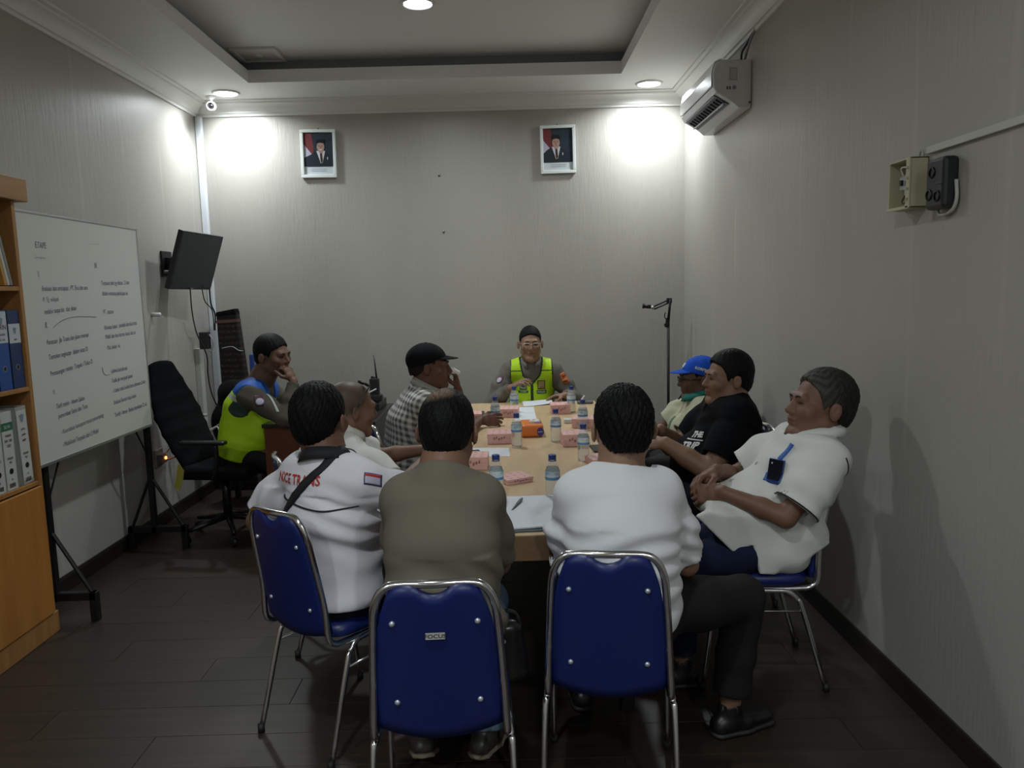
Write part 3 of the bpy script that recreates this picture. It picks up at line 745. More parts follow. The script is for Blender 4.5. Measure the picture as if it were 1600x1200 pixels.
specs = [(3.195, .085, .345, BLUE_B, 'blue ring binder with pale printed spine label, cut by the left edge', 'SPRIN'),
         (3.285, .085, .345, BLUE_B, 'blue ring binder lettered SPRIN, left of the two fully in view', 'SPRIN'),
         (3.375, .083, .345, NAVY_B, 'darker blue ring binder nearest the bookcase side, small label', '')]
for y, w, h, m, lb, tx in specs:
    b_ = binder(y, 1.171, w, h, m, lb, 'blue ring binders', spine='blue')
    z0, z1 = (.205, h-.004) if tx else (.20, .285)
    B().box(0, .0012, .003, w-.003, z0, z1).obj('spine_label', LBL, b_)
    if tx:
        emblem(b_, w, z1-.042, .017, EMB); spine_text(b_, tx, w, z0+.058, .030, TXT, .85); spine_text(b_, 'RAHASIA', w, z0+.032, .014, TXT); spine_text(b_, 'NO. 2024', w, z0+.010, .012, TXT)
    else:
        emblem(b_, w, z1-.030, .014, EMB); spine_text(b_, 'ARSIP', w, z0+.012, .010, TXT)
specs = [(3.178, .078, .345, WHT_B, 'white ring binder with green band, cut by the left edge', 1),
         (3.259, .078, .345, WHT_B, 'white ring binder with green band, middle of the lower shelf', 1),
         (3.372, .078, .352, GRY_B, 'grey-white ring binder with crest, leaning beside the bookcase side', 0)]
GRN = mat('label_green', (.03, .14, .07), .5)
for y, w, h, m, lb, gband in specs:
    b_ = binder(y, .736, w, h, m, lb, 'white ring binders', lean=0 if gband else .03)
    if gband:
        B().box(0, .001, .002, w-.002, .262, .297).obj('green_band', GRN, b_); spine_text(b_, 'SILVIA', w, .272, .020, mat('print_white', (.6, .65, .6), .5))
        for k, tt in enumerate(('TAHUN', 'JAN - DES', '2023')): spine_text(b_, tt, w, .235-k*.022, .015, TXT)
    else:
        B().box(0, .001, .006, w-.006, .02, .335).obj('spine_label', mat('label_offwhite', (.56, .57, .53), .5), b_)
        emblem(b_, w, .30, .018, EMB)
        for k, tt in enumerate(('DATA', 'LALIN', 'ARSIP')): spine_text(b_, tt, w, .245-k*.025, .013, TXT)
    spine_text(b_, 'POLRES', w, .135, .014, TXT); spine_text(b_, 'FILE', w, .118, .012, TXT); spine_text(b_, '6', w, .042, .016, TXT)
    for k in range(7): B().box(.001, .0016, .018+k*.006, .018+k*.006+(.004 if k % 2 else .002), .012, .030).obj('print_bar', TXT, b_)
for k in range(3):
    yy = 3.34+k*.02; m = (mat('folder_orange', (.5, .27, .06), .5), mat('folder_white', (.55, .55, .50), .5), mat('folder_grey', (.25, .25, .24), .5))[k]
    o = B().box(-.20, 0, -.008, .008, 0, .30).obj('file_folder', m, bevel=.002); o.location = (bx-.015, yy+.06, 1.62+.005); o.rotation_euler = (.24, 0, 0)
    tag(o, ('orange folder leaning on the top open shelf, outermost left', 'white folder leaning against the orange folder on the top open shelf', 'thin grey folder leaning at the end of the top open shelf')[k], 'folder', 'folders leaning on the top shelf')

# ------------------------------------------------------------------ meeting table
TBL = wood('table_top_wood', (.52, .365, .205), (.66, .485, .295), (6, .7, 6), .32, 2.0, .02)
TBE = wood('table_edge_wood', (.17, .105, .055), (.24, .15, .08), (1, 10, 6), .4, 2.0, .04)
TX_0, TX_1, TY_0, TY_1 = -.39, .605, 2.44, 5.42
t = thing('meeting_table', 'long light-wood meeting table in the middle of the room', 'table', ((TX_0+TX_1)/2, (TY_0+TY_1)/2, 0))
cx, cy = (TX_0+TX_1)/2, (TY_0+TY_1)/2
def rr(x0, x1, y0, y1, r, n=5):
    out = []
    for (px, py, a) in ((x1-r, y1-r, 0), (x0+r, y1-r, PI/2), (x0+r, y0+r, PI), (x1-r, y0+r, PI*1.5)):
        for k in range(n+1): w = a+PI/2*k/n; out.append((px+r*math.cos(w), py+r*math.sin(w)))
    return out
def slab(poly, z0, z1):
    n = len(poly); return [(x, y, z) for z in (z0, z1) for x, y in poly], [tuple(range(n-1, -1, -1)), tuple(range(n, 2*n))]+[(i, (i+1) % n, (i+1) % n+n, i+n) for i in range(n)]
B().add(*slab(rr(TX_0-cx, TX_1-cx, TY_0-cy, TY_1-cy, .012), .744, .75)).obj('table_top', TBL, t, bevel=.002)
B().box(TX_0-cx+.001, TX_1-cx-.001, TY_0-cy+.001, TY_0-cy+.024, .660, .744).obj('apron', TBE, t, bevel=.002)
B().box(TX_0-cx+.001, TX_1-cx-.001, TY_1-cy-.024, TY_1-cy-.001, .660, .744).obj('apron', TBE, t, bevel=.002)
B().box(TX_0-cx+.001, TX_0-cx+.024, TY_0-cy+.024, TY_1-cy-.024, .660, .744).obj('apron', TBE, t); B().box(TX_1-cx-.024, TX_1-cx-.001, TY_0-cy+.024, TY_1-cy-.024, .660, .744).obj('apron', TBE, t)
for x_ in (-.30, .30):
    for y_ in (-1.25, 0, 1.25): B().box(x_-.025, x_+.025, y_-.025, y_+.025, 0, .728, c=.004).obj('leg', BKM, t)
B().box(-.28, .28, -.010, .010, .25, .60).obj('modesty_panel', BKM, t)

# ------------------------------------------------------------------ blue stacking chairs
VIN = mat('blue_vinyl', (.006, .016, .115), .38, bump=(220, .05, .001))
RUB = mat('rubber', (.015, .015, .015), .6)
def chair(name, label, cat, loc, rz, group=None, scale=1):
    t = thing(name, label, cat, loc, rz, group)
    # seat cushion
    n = 28; ring = []
    for k in range(n):
        a = 2*PI*k/n; c, s = math.cos(a), math.sin(a); e = .45
        ring.append((math.copysign(abs(c)**e, c)*.185, math.copysign(abs(s)**e, s)*.195))
    lay = [(.90, .408), (1.0, .418), (1.0, .438), (.93, .456), (.70, .465), (.35, .467)]
    vs = [(x*f, y*f, z) for f, z in lay for x, y in ring]; fs = []
    for i in range(len(lay)-1):
        for k in range(n): fs.append((i*n+k, i*n+(k+1) % n, (i+1)*n+(k+1) % n, (i+1)*n+k))
    fs += [tuple(range(n-1, -1, -1)), tuple((len(lay)-1)*n+k for k in range(n))]
    B().add(vs, fs).obj('seat', VIN, t, smooth=True)
    # backrest panel: slightly bowed, thumb notch at the top
    y_at = lambda z: -.195-(z-.42)*.17
    nx, nz = 18, 14; F_ = []; Bk = []
    for j in range(nz+1):
        for i in range(nx+1):
            u = i/nx*2-1; v = j/nz
            wd = .141+.022*(1-v)
            zt = .847-.050*abs(u)**8-.026*max(0, 1-(abs(u)/.34)**2)**.8; zb = .440-.030*(1-u*u)
            z = zb+(zt-zb)*v; x = u*wd*(1-.12*(max(0, v-.7)/.3)**2*abs(u))
            bow = -.018*(1-u*u)
            F_.append((x, y_at(z)+bow+.020-(.008 if abs(u) > .95 or v in (0, 1) else 0), z)); Bk.append((x, y_at(z)+bow-.006+(.004 if abs(u) > .95 or v in (0, 1) else 0), z))
    N = len(F_); q = lambda a, b: b*(nx+1)+a; fs = []
    for j in range(nz):
        for i in range(nx):
            fs.append((q(i, j), q(i, j+1), q(i+1, j+1), q(i+1, j))); fs.append((N+q(i, j), N+q(i+1, j), N+q(i+1, j+1), N+q(i, j+1)))
    for j in range(nz): fs.append((q(0, j), N+q(0, j), N+q(0, j+1), q(0, j+1))); fs.append((q(nx, j), q(nx, j+1), N+q(nx, j+1), N+q(nx, j)))
    for i in range(nx): fs.append((q(i, 0), q(i+1, 0), N+q(i+1, 0), N+q(i, 0))); fs.append((q(i, nz), N+q(i, nz), N+q(i+1, nz), q(i+1, nz)))
    bk = B().add(F_+Bk, fs).obj('backrest', VIN, t, smooth=True)
    for x in (-.105, .105):
        for z in (.52, .745):
            B().lathe([(0, .004), (.004, .0035), (.007, .001), (.0075, -.002)], 12, Matrix.Translation((x, y_at(z)-.008-.018*(1-(x/.16)**2), z)) @ Matrix.Rotation(PI/2, 4, 'X'), close=False).obj('rivet', mat('rivet', (.55, .6, .65), .3, .6), bk, smooth=True)
    # back tube: runs under the seat, up and over the backrest
    w = .172; top = .845
    half = [(w, .15, .400), (w, .0, .398), (w, -.14, .400), (w, -.19, .408), (w-.001, -.212, .44), (w-.006, y_at(.55), .55), (w-.015, y_at(.70), .70), (w-.024, y_at(.785), .785), (w-.048, y_at(.835), .832), (w-.085, y_at(top), top)]
    path = half+[(0, y_at(top)-.014, top+.004)]+[(-x, y, z) for x, y, z in half[::-1]]
    B().tube(bez(path, 5), .0105, 10).obj('back_frame', CH, t, smooth=True)
    # side leg loops
    for s in (-1, 1):
        x = s*.186
        pts = [(x+s*.006, .215, .012), (x, .178, .30), (x-s*.004, .163, .362), (x-s*.006, .135, .388), (x-s*.006, .09, .394), (x-s*.006, -.06, .394), (x-s*.006, -.105, .388), (x-s*.004, -.135, .362), (x, -.155, .32), (x+s*.006, -.245, .012)]
        B().tube(bez(pts, 5), .0095, 10).obj('leg_frame', CH, t, smooth=True)
        for yy in (.217, -.247): B().tube([(x+s*.006, yy, 0), (x+s*.006, yy, .03)], .0125, 10).obj('foot_cap', RUB, t, smooth=True)
        B().tube([(x-s*.0, .176, .315), (x-s*.0, -.155, .315)], .005, 8).obj('side_rail', CH, t, smooth=True)
    B().tube([(-.186, .172, .345), (.186, .172, .345)], .006, 8).obj('stretcher', CH, t, smooth=True)
    return t
GC = 'blue chairs around the table'
c1 = chair('stacking_chair', 'blue vinyl chrome chair with FOCUS sticker, in front of the olive shirt', 'chair', (-.205, 2.065, 0), .03, GC)
t_ = B().box(-.024, .024, -.001, .001, -.008, .008).obj('sticker', mat('sticker_grey', (.38, .37, .36), .4), c1); t_.location = (.0, -.2685, .715); t_.rotation_euler = (-.17, 0, 0)
t_.location = (.0, -.2715, .712)
o = text('FOCUS', .0135, mat('sticker_black', (.03, .03, .03), .4), (0, -.0012, -.005), (PI/2, 0, 0), t_, 'lettering', .0001, 'CENTER', 0, 1.25, .0004)
c2 = copy_tree(c1); c2['label'] = 'blue vinyl chrome chair under the man in the plain white tee, front right'
for ch in list(c2.children):
    if ch.name.startswith('sticker'):
        for g in list(ch.children): bpy.data.objects.remove(g)
        bpy.data.objects.remove(ch)
c2.location = (.285, 2.235, 0); c2.rotation_euler = (0, 0, -.13)
def chcopy(x, y, rz, label):
    c = copy_tree(c2); c.location = (x, y, 0); c.rotation_euler = (0, 0, rz); c['label'] = label; return c
chcopy(-.616, 2.664, -.66, 'turned blue vinyl chair under the man lettered NICE TRANS, front left')
chcopy(.945, 2.965, 1.50, 'blue chair beside the right wall, under the reclining man in white')
chcopy(1.00, 3.72, 1.62, 'blue chair mostly hidden behind the man in the black tee')
chcopy(-.555, 4.25, -1.0, 'blue chair seen between the shaved head and the checked shirt')
chcopy(-.78, 3.42, -1.2, 'blue chair hidden behind NICE TRANS, under the shaved-head man')
chcopy(.165, 5.78, PI, 'blue chair hidden behind the officer at the head of the table')
chcopy(1.03, 4.40, 1.62, 'blue chair hidden under the man in the blue cap')

# ------------------------------------------------------------------ desk, office chair and the dark corner
DSK = wood('desk_mahogany', (.10, .028, .014), (.15, .045, .02), (6, 6, .8), .35, 2, .03)
DTP = mat('desk_top_black', (.018, .016, .015), .3)
t = thing('desk', 'dark red wooden desk with black top beside the officer in the left corner', 'desk', (-1.195, 5.12, 0))
B().box(-.345, .36, -.42, .36, .735, .76, c=.004).obj('desk_top', DTP, t)
B().box(-.335, .345, -.405, -.385, .02, .735).obj('front_panel', DSK, t, bevel=.002)
B().box(-.335, -.315, -.385, .345, .02, .735).obj('side_panel', DSK, t); B().box(.325, .345, -.385, .345, .02, .735).obj('side_panel', DTP, t)
t = thing('printer', 'black office machine on the far end of the dark red desk', 'printer', (-.98, 5.30, .76))
B().box(-.14, .10, -.16, .16, 0, .05, c=.006).obj('body', mat('printer_black', (.02, .02, .021), .35), t)
B().box(-.12, .08, -.12, .10, .05, .058, c=.003).obj('lid', mat('printer_grey', (.06, .06, .06), .3), t)
t = thing('walkie_talkie', 'black two-way radio with long antenna standing on the desk', 'radio', (-.915, 5.20, .818))
B().box(-.032, .032, -.022, .022, .035, .155, c=.005).obj('body', BLK, t)
B().box(-.042, .050, -.035, .035, 0, .045, c=.008).obj('charger', BLK, t)
B().tube([(.016, 0, .15), (.012, 0, .20), (.004, 0, .315)], .007, 8, r2=.004).obj('antenna', BLK, t, smooth=True)
B().lathe([(0, .0), (.008, 0), (.008, .016), (0, .016)], 12, xf((-.015, 0, .155)), close=False).obj('knob', BLK, t); B().lathe([(0, .0), (.006, 0), (.006, .012), (0, .012)], 12, xf((-.0, 0, .155)), close=False).obj('knob', BLK, t)
tag(B().tube([(-.975, 5.165, .868), (-.90, 5.172, .905)], .005, 8).obj('white_pen', mat('white_gloss', (.7, .7, .7), .3), smooth=True), 'white pen leaning at the radio on the desk', 'pen')
tag(B().box(-1.36, -1.20, 4.86, 4.98, .7605, .775, c=.003).obj('stapler_case', BLK), 'flat black case on the near edge of the desk', 'case')

# black office chair
OF = mat('office_black', (.004, .0045, .006), .85, Specular_IOR_Level=.12); OFP = mat('office_plastic', (.008, .0085, .01), .35)
t = thing('office_chair', 'black high-backed office chair behind the hi-vis officer by the left wall', 'office chair', (-1.86, 4.90, 0), -.15)
bk = Field()
for k in range(7):
    f = k/6; z = .50+f*.62; x = -.16-.23*f-.02*math.sin(f*3); w = .215+.035*math.sin(f*PI)-.085*max(0, f-.55)/.45
    if k: bk.econe((px_, 0, pz_), (x, 0, z), (pw_, .040), (w, .040), (0, 1, 0), .02)
    px_, pz_, pw_ = x, z, w
sdf_obj('backrest', bk, .012, OF, t)
st = Field().box((.03, 0, .46), (.24, .235, .045), r=.04)
sdf_obj('seat', st, .012, OF, t)
for s in (-1, 1):
    B().box(-.13, .17, s*.27-.028, s*.27+.028, .655, .680, c=.010).obj('armrest', OFP, t)
    B().tube(bez([(.10, s*.27, .66), (.10, s*.27, .54), (.06, s*.24, .44), (.02, s*.12, .42)]), .016, 8).obj('arm_support', OFP, t, smooth=True)
B().tube([(0, 0, .12), (0, 0, .42)], .028, 12).obj('gas_column', OFP, t, smooth=True)
for k in range(5):
    a = 2*PI*k/5+.3; e = Vector((math.cos(a)*.28, math.sin(a)*.28, .085))
    B().tube([(0, 0, .13), tuple(e)], .022, 8, r2=.014).obj('star_leg', OFP, t, smooth=True)
    B().lathe([(0, -.012), (.028, -.012), (.030, 0), (.028, .012), (0, .012)], 14, Matrix.Translation((e.x, e.y, .0305)) @ Matrix.Rotation(a, 4, 'Z') @ Matrix.Rotation(PI/2, 4, 'X'), close=False).obj('caster', OFP, t, smooth=True)
o = new_mesh('hang_tag', [(.0, -.30, .40), (.045, -.31, .55), (.075, -.305, .50), (.06, -.30, .44), (.03, -.30, .375)], [(0, 1, 2, 3, 4)], mat('tag_yellow', (.40, .36, .05), .6), t)
o.location = (-.17, .0, .0)
md = o.modifiers.new('thick', 'SOLIDIFY'); md.thickness = .003
tag(B().tube(bez([(XL+.01, 5.36, .50), (-2.26, 5.34, .66), (-2.14, 5.30, .70), (-2.10, 5.25, .62), (-2.02, 5.24, .66), (-1.97, 5.15, .60)]), .006, 6).tube(bez([(XL+.01, 5.30, .52), (-2.20, 5.28, .60), (-2.08, 5.33, .64), (-1.98, 5.30, .70), (-1.93, 5.28, .72)]), .006, 6).tube(bez([(-2.17, 5.27, .62), (-2.14, 5.25, .74), (-2.17, 5.27, .80), (-2.2, 5.29, .76), (-2.12, 5.25, .64)]), .005, 6).box(-2.15, -2.09, 5.24, 5.26, .735, .755).obj('white_cables', mat('white_lead', (.5, .5, .5), .5), smooth=True), 'tangle of white cables from the left wall behind the office chair armrests', 'cables')
# black bag / folded items and leaning patterned case in the corner
bagm = mat('black_cloth', (.004, .004, .0045), .85, bump=(25, .4, .01), Specular_IOR_Level=.15)
t = thing('black_bag', 'large soft black bag heaped on a low stool in the far left corner', 'bag', (-1.98, 5.72, 0))
f = Field().ell((0, 0, .62), (.25, .16, .28)).ell((.12, -.05, .42), (.26, .20, .22), k=.08).ell((.0, .0, .84), (.20, .13, .10), k=.08)
f.func(lambda P: .012*np.sin(22*P[..., 0]+9*P[..., 2]+3*np.sin(12*P[..., 1])), op='disp'); f.plane((0, 0, .245), (0, 0, -1))
sdf_obj('bag_body', f, .016, bagm, t)
for sx in (-.15, .17):
    for sy in (-.13, .13): B().box(sx-.018, sx+.018, sy-.018, sy+.018, 0, .26).obj('stool_leg', BKM, t)
PT = NT('songket'); v = PT.coords((1, 1, 1)); w1 = PT.n('ShaderNodeTexWave', wave_type='BANDS', bands_direction='Z'); w1.inputs['Scale'].default_value = 7; PT.l(v, w1.inputs['Vector'])
vr = PT.n('ShaderNodeTexVoronoi'); vr.inputs['Scale'].default_value = 55; PT.l(v, vr.inputs['Vector'])
mu = PT.n('ShaderNodeMath', operation='MULTIPLY'); PT.l(w1.outputs['Fac'], mu.inputs[0]); PT.l(vr.outputs['Distance'], mu.inputs[1])
PT.l(PT.ramp(mu.outputs[0], [(.15, (.006, .005, .005)), (.5, (.028, .016, .014)), (.8, (.08, .045, .038))]), PT.b.inputs['Base Color']); PT.set(Roughness=.8)
t = thing('patterned_case', 'tall dark woven-pattern case leaning in the far left corner', 'case', (-2.17, 6.10, 0)); t.rotation_euler = (0, .0, 0)
pc = B().prism([(-.10, .0), (.14, .0), (.10, .75), (.045, 1.42), (.035, 1.455), (-.110, 1.43), (-.112, 1.40)], -.045, .045).obj('body', PT.m, t, bevel=.01)
B().prism([(-.113, 1.40), (.047, 1.41), (.037, 1.457), (-.111, 1.432)], -.048, .048).obj('top_flap', bagm, t, bevel=.006)
B().prism([(-.113, 1.345), (.051, 1.352), (.050, 1.375), (-.113, 1.368)], -.047, .047).obj('red_band', mat('band_red', (.13, .06, .05), .8), t)
B().tube(bez([(-.08, -.05, 1.15), (0, -.052, 1.16), (.05, -.052, 1.13), (.085, -.05, 1.125)]), .003, 6).obj('cord', mat('grey_lead', (.4, .4, .42), .5), t)
tag(B().box(-2.035, -1.995, 6.02, 6.045, .93, 1.10, c=.01).obj('blue_cloth', mat('cloth_blue', (.03, .07, .30), .8)), 'strip of blue cloth on the edge of the patterned case', 'cloth')

# boom microphone stand by the far right
t = thing('microphone_stand', 'thin black boom arm stand against the back wall, right of the officer', 'stand', (1.235, 5.90, 0))
B().tube([(0, 0, .02), (.0, 0, 1.30)], .011, 10).obj('pole', BKM, t, smooth=True)
B().lathe([(0, 0), (.13, 0), (.13, .008), (.03, .02), (0, .02)], 24, close=False).obj('base', BKM, t, smooth=True)
B().tube([(-.010, 0, 1.23), (-.002, 0, 1.30)], .016, 8).box(-.03, .006, -.012, .012, 1.24, 1.26).tube(bez([(-.006, -.01, 1.29), (-.03, -.012, 1.31), (-.025, -.01, 1.345)]), .004, 6).obj('clamp', BKM, t)
B().tube([(-.006, -.012, 1.29), (.012, -.012, 1.445)], .0065, 8).tube([(.008, .012, 1.29), (.022, .012, 1.445)], .0065, 8).obj('lower_arm', BKM, t, smooth=True)
B().tube([(.014, -.012, 1.447), (-.115, -.012, 1.392)], .006, 8).tube([(.010, .012, 1.420), (-.105, .012, 1.372)], .006, 8).obj('upper_arm', BKM, t, smooth=True)
B().box(-.012, .026, -.016, .016, 1.415, 1.455, c=.005).obj('elbow', BKM, t)
B().lathe([(0, -.018), (.013, -.018), (.013, .018), (0, .018)], 12, xf((-.122, 0, 1.385), 0, PI/2), close=False).obj('joint_knob', mat('knob_bright', (.5, .5, .5), .25, .8), t, smooth=True)
B().tube([(-.135, 0, 1.392), (-.190, 0, 1.398)], .015, 10).tube([(-.188, 0, 1.398), (-.196, 0, 1.399)], .021, 10).obj('holder', BKM, t, smooth=True)

# ------------------------------------------------------------------ things on the table
TZ = .7505
PET = NT('pet_plastic'); PET.set(Base_Color=(.80, .86, .88, 1), Roughness=.05, Alpha=.22); PET = PET.m
WAT = NT('water'); WAT.set(Base_Color=(.96, .98, .98, 1), Roughness=.0); WAT.b.inputs['Transmission Weight'].default_value = 1; WAT.b.inputs['IOR'].default_value = 1.12; WAT = WAT.m
CAPB = mat('cap_blue', (.015, .045, .24), .35)
LB = NT('bottle_label'); v = LB.coords((1, 1, 1)); sp = LB.n('ShaderNodeSeparateXYZ'); LB.l(v, sp.inputs[0])
LB.l(LB.ramp(LB.noise(LB.coords((1, 1, 2)), 30, 3), [(.35, (.28, .45, .62)), (.5, (.55, .66, .72)), (.65, (.70, .76, .77))]), LB.b.inputs['Base Color']); LB.set(Roughness=.35); LB = LB.m
LB2 = mat('label_wave_blue', (.10, .27, .52), .35)
def bottle_proto():
    t = thing('water_bottle', '', 'bottle', (0, 0, 0))
    prof = [(0, .0), (.022, .0), (.027, .004), (.029, .010), (.029, .020), (.0265, .026), (.029, .032), (.029, .046), (.0265, .052), (.029, .058), (.029, .070), (.0275, .076), (.0285, .080), (.0285, .112), (.0275, .116), (.024, .130), (.017, .145), (.0125, .153), (.0125, .160)]
    B().lathe(prof, 20, close=False).obj('bottle_body', PET, t, smooth=True)
    B().lathe([(0, .003), (.0255, .005), (.0262, .020), (.0245, .026), (.0262, .032), (.0262, .046), (.0245, .052), (.0262, .058), (.0262, .075), (.026, .112), (.022, .126), (0, .1262)], 16, close=False).obj('water', WAT, t, smooth=True)
    B().lathe([(.0289, .079), (.0289, .113)], 20, close=False).obj('label', LB, t, smooth=True)
    B().lathe([(.0292, .080), (.0292, .090)], 20, close=False).obj('label_band', LB2, t, smooth=True)
    cp = [(0, .174), (.0135, .174), (.0148, .172), (.0150, .156), (.0135, .156)]
    B().lathe(cp, 20, close=False).obj('cap', CAPB, t, smooth=True)
    B().lathe([(.0125, .150), (.0155, .150), (.0155, .153), (.0125, .153)], 20, close=False).obj('neck_ring', CAPB, t, smooth=True)
    return t
bp_ = None
for x, y, lb in ((-.085, 4.499, 'water bottle held in the dark hand at the left side of the table'),
              (.032, 4.959, 'water bottle standing directly before the officer at the table head'),
              (.033, 3.866, 'water bottle beside the middle pink box, left of the orange tissue pack'),
              (.399, 4.898, 'farthest water bottle, right of the officer\'s hands'),
              (.240, 3.972, 'water bottle standing alone right of the orange tissue pack'),
              (.412, 4.281, 'water bottle on the right, just behind another bottle\'s blue cap'),
              (.338, 3.503, 'water bottle close beside the left ear of the white tee man'),
              (.157, 2.86, 'nearest water bottle in clear view in the middle of the table'),
              (-.058, 2.885, 'water bottle half hidden by the olive man\'s right shoulder')):
    if bp_ is None: bp_ = bottle_proto(); b_ = bp_
    else: b_ = copy_tree(bp_)
    b_.location = (x, y, TZ); b_.rotation_euler = (0, 0, random.random()*6); b_['label'] = lb; b_['group'] = 'water bottles on the table'
PK = NT('pink_print'); v = PK.coords((1, 1, 1), (0, 0, 0))
ck = PK.n('ShaderNodeTexVoronoi', feature='F1', distance='MANHATTAN'); ck.inputs['Scale'].default_value = 30; ck.inputs['Randomness'].default_value = .15; PK.l(v, ck.inputs['Vector'])
PK.l(PK.ramp(ck.outputs['Distance'], [(.0, (.33, .10, .12)), (.22, (.60, .26, .25)), (.30, (.68, .39, .35)), (.7, (.72, .43, .39))]), PK.b.inputs['Base Color']); PK.set(Roughness=.5); PK = PK.m
PKI = mat('print_maroon', (.16, .03, .05), .5)
def snack_proto():
    t = thing('snack_box', '', 'snack box')
    w, d, h = .062, .05, .058
    B().prism([(-w, 0), (w, 0), (w, h*.92), (-w, h*.92)], -d, d).obj('box_body', PK, t, bevel=.002)
    l = B().box(-w-.001, w+.001, -d-.001, d, 0, .003).obj('lid', PK, t); l.location = (0, 0, h*.92); l.rotation_euler = (.07, 0, 0)
    B().box(-w-.001, w+.001, -d-.003, -d-.001, h*.55, h*.93).obj('lid_flap', PK, t)
    for k in range(5):
        x = -.026+k*.013; zz = .030+.006*math.sin(k*2.1)
        B().tube([(x-.003, -d-.0035, zz-.006), (x+.003, -d-.0035, zz+.007)], .0011, 5).tube([(x+.003, -d-.0035, zz-.004), (x-.003, -d-.0035, zz+.005)], .0011, 5).obj('print_stroke', PKI, t)
    return t
sp_ = None
for x, y, rz, lb, flatz in ((-.058, 3.995, 0, 'pink patterned snack box in clear view left of a bottle, mid table', 1), (-.235, 4.66, .05, 'pink snack box just right of the checked shirt man\'s elbow', 1),
        (-.005, 4.82, -.1, 'pink snack box between the two bottles before the officer', 1), (.325, 4.90, .04, 'pink snack box nearest the officer\'s left hand', 1.1),
        (.425, 4.38, -.2, 'pink snack box behind the right-hand bottles', 1), (.325, 3.88, .05, 'pink snack box left of the bottle by the white tee man', 1.15),
        (.415, 3.46, .3, 'pink snack box lying low beside the white tee man\'s head', .5), (-.165, 3.42, -.05, 'pink snack box right of the olive man\'s ear', 1.1), (.012, 3.16, .5, 'pink snack box peeping over the olive shoulder', .4)):
    if sp_ is None: sp_ = snack_proto(); b_ = sp_
    else: b_ = copy_tree(sp_)
    b_.location = (x, y, TZ); b_.rotation_euler = (0, 0, rz); b_.scale = (1, 1, flatz); b_['label'] = lb; b_['group'] = 'pink snack boxes'
# tissue pack
t = thing('tissue_pack', 'orange tissue pack with purple spot in the middle of the table', 'tissue pack', (.118, 4.20, TZ), .02)
OR = mat('pack_orange', (.72, .20, .03), .35); PU = mat('pack_purple', (.05, .03, .22), .35)
sdf_obj('pack', Field().box((0, 0, .034), (.062, .10, .034), r=.014), .006, OR, t)
new_mesh('purple_spot', [(.044+.019*math.cos(a), -.1008, .030+.024*math.sin(a)) for a in np.linspace(0, 2*PI, 20)[:-1]], [tuple(range(19))], PU, t)
new_mesh('purple_spot', [(.034+.020*math.cos(a), -.02+.034*math.sin(a), .0688) for a in np.linspace(0, 2*PI, 20)[:-1]], [tuple(range(19))], PU, t)
PW = mat('pack_white', (.7, .7, .72), .4)
for k in range(3): B().lathe([(0, 0), (.003, 0), (.003, .0006), (0, .0006)], 8, Matrix.Translation((.034+k*.009, -.101, .030)) @ Matrix.Rotation(PI/2, 4, 'X'), close=False).obj('white_dot', PW, t)
f = Field().ell((0.02, -.02, .072), (.035, .02, .012)); f.func(lambda P: .004*np.sin(160*P[..., 0]+60*P[..., 1]), op='disp'); sdf_obj('tissue', f, .004, mat('tissue_white', (.72, .72, .72), .8), t)
# papers
PAP = mat('paper_white', (.66, .69, .72), .6)
def sheet(name, label, corners, n=1, curl=0, m=None, th=.0006, cat='paper', z=TZ):
    cs = [Vector((*c, 0)) for c in corners]; N = 8; vs = []
    for s in (0, 1):
        for j in range(N+1):
            for i in range(N+1):
                a, b = i/N, j/N; p = cs[0].lerp(cs[1], a).lerp(cs[3].lerp(cs[2], a), b)
                vs.append((p.x, p.y, z+(n*th if s else 0)+curl*(a*a*.5+b*b*.5)))
    q = lambda i, j, s: s*(N+1)**2+j*(N+1)+i; fs = []
    for j in range(N):
        for i in range(N):
            fs.append((q(i, j, 1), q(i+1, j, 1), q(i+1, j+1, 1), q(i, j+1, 1))); fs.append((q(i, j, 0), q(i, j+1, 0), q(i+1, j+1, 0), q(i+1, j, 0)))
    for i in range(N):
        fs += [(q(i, 0, 0), q(i+1, 0, 0), q(i+1, 0, 1), q(i, 0, 1)), (q(i, N, 0), q(i, N, 1), q(i+1, N, 1), q(i+1, N, 0)), (q(0, i, 0), q(0, i, 1), q(0, i+1, 1), q(0, i+1, 0)), (q(N, i, 0), q(N, i+1, 0), q(N, i+1, 1), q(N, i, 1))]
    return tag(new_mesh(name, vs, fs, m or PAP, None, False), label, cat)
sheet('paper_sheet', 'blank white sheet right of the olive man\'s head', [(-.20, 3.66), (-.004, 3.643), (-.009, 3.84), (-.195, 3.86)])
sheet('paper_sheet', 'white sheet behind the orange tissue pack', [(.03, 4.64), (.164, 4.65), (.164, 5.155), (.02, 5.177)], curl=.004)
sheet('paper_sheet', 'papers held flat under the officer\'s hands', [(.10, 5.20), (.30, 5.27), (.30, 5.40), (.09, 5.38)], 4, curl=.02)
sheet('paper_stack', 'stack of blueish white papers on the near edge of the table', [(-.06, 2.475), (.155, 2.50), (.175, 2.87), (-.05, 2.87)], 8, curl=.006, cat='papers', z=TZ+.0045)
sheet('folder', 'dark grey folder beneath the paper stack on the near edge', [(-.08, 2.455), (.175, 2.475), (.19, 2.82), (-.07, 2.82)], 1, th=.004, m=mat('folder_dark', (.05, .065, .08), .4), cat='folder')
t = thing('ballpoint_pen', 'dark green pen leaning across the front papers', 'pen', (.015, 2.74, TZ+.012)); m_ = Matrix.Rotation(1.25, 4, 'Z') @ Matrix.Rotation(PI/2-.12, 4, 'Y')
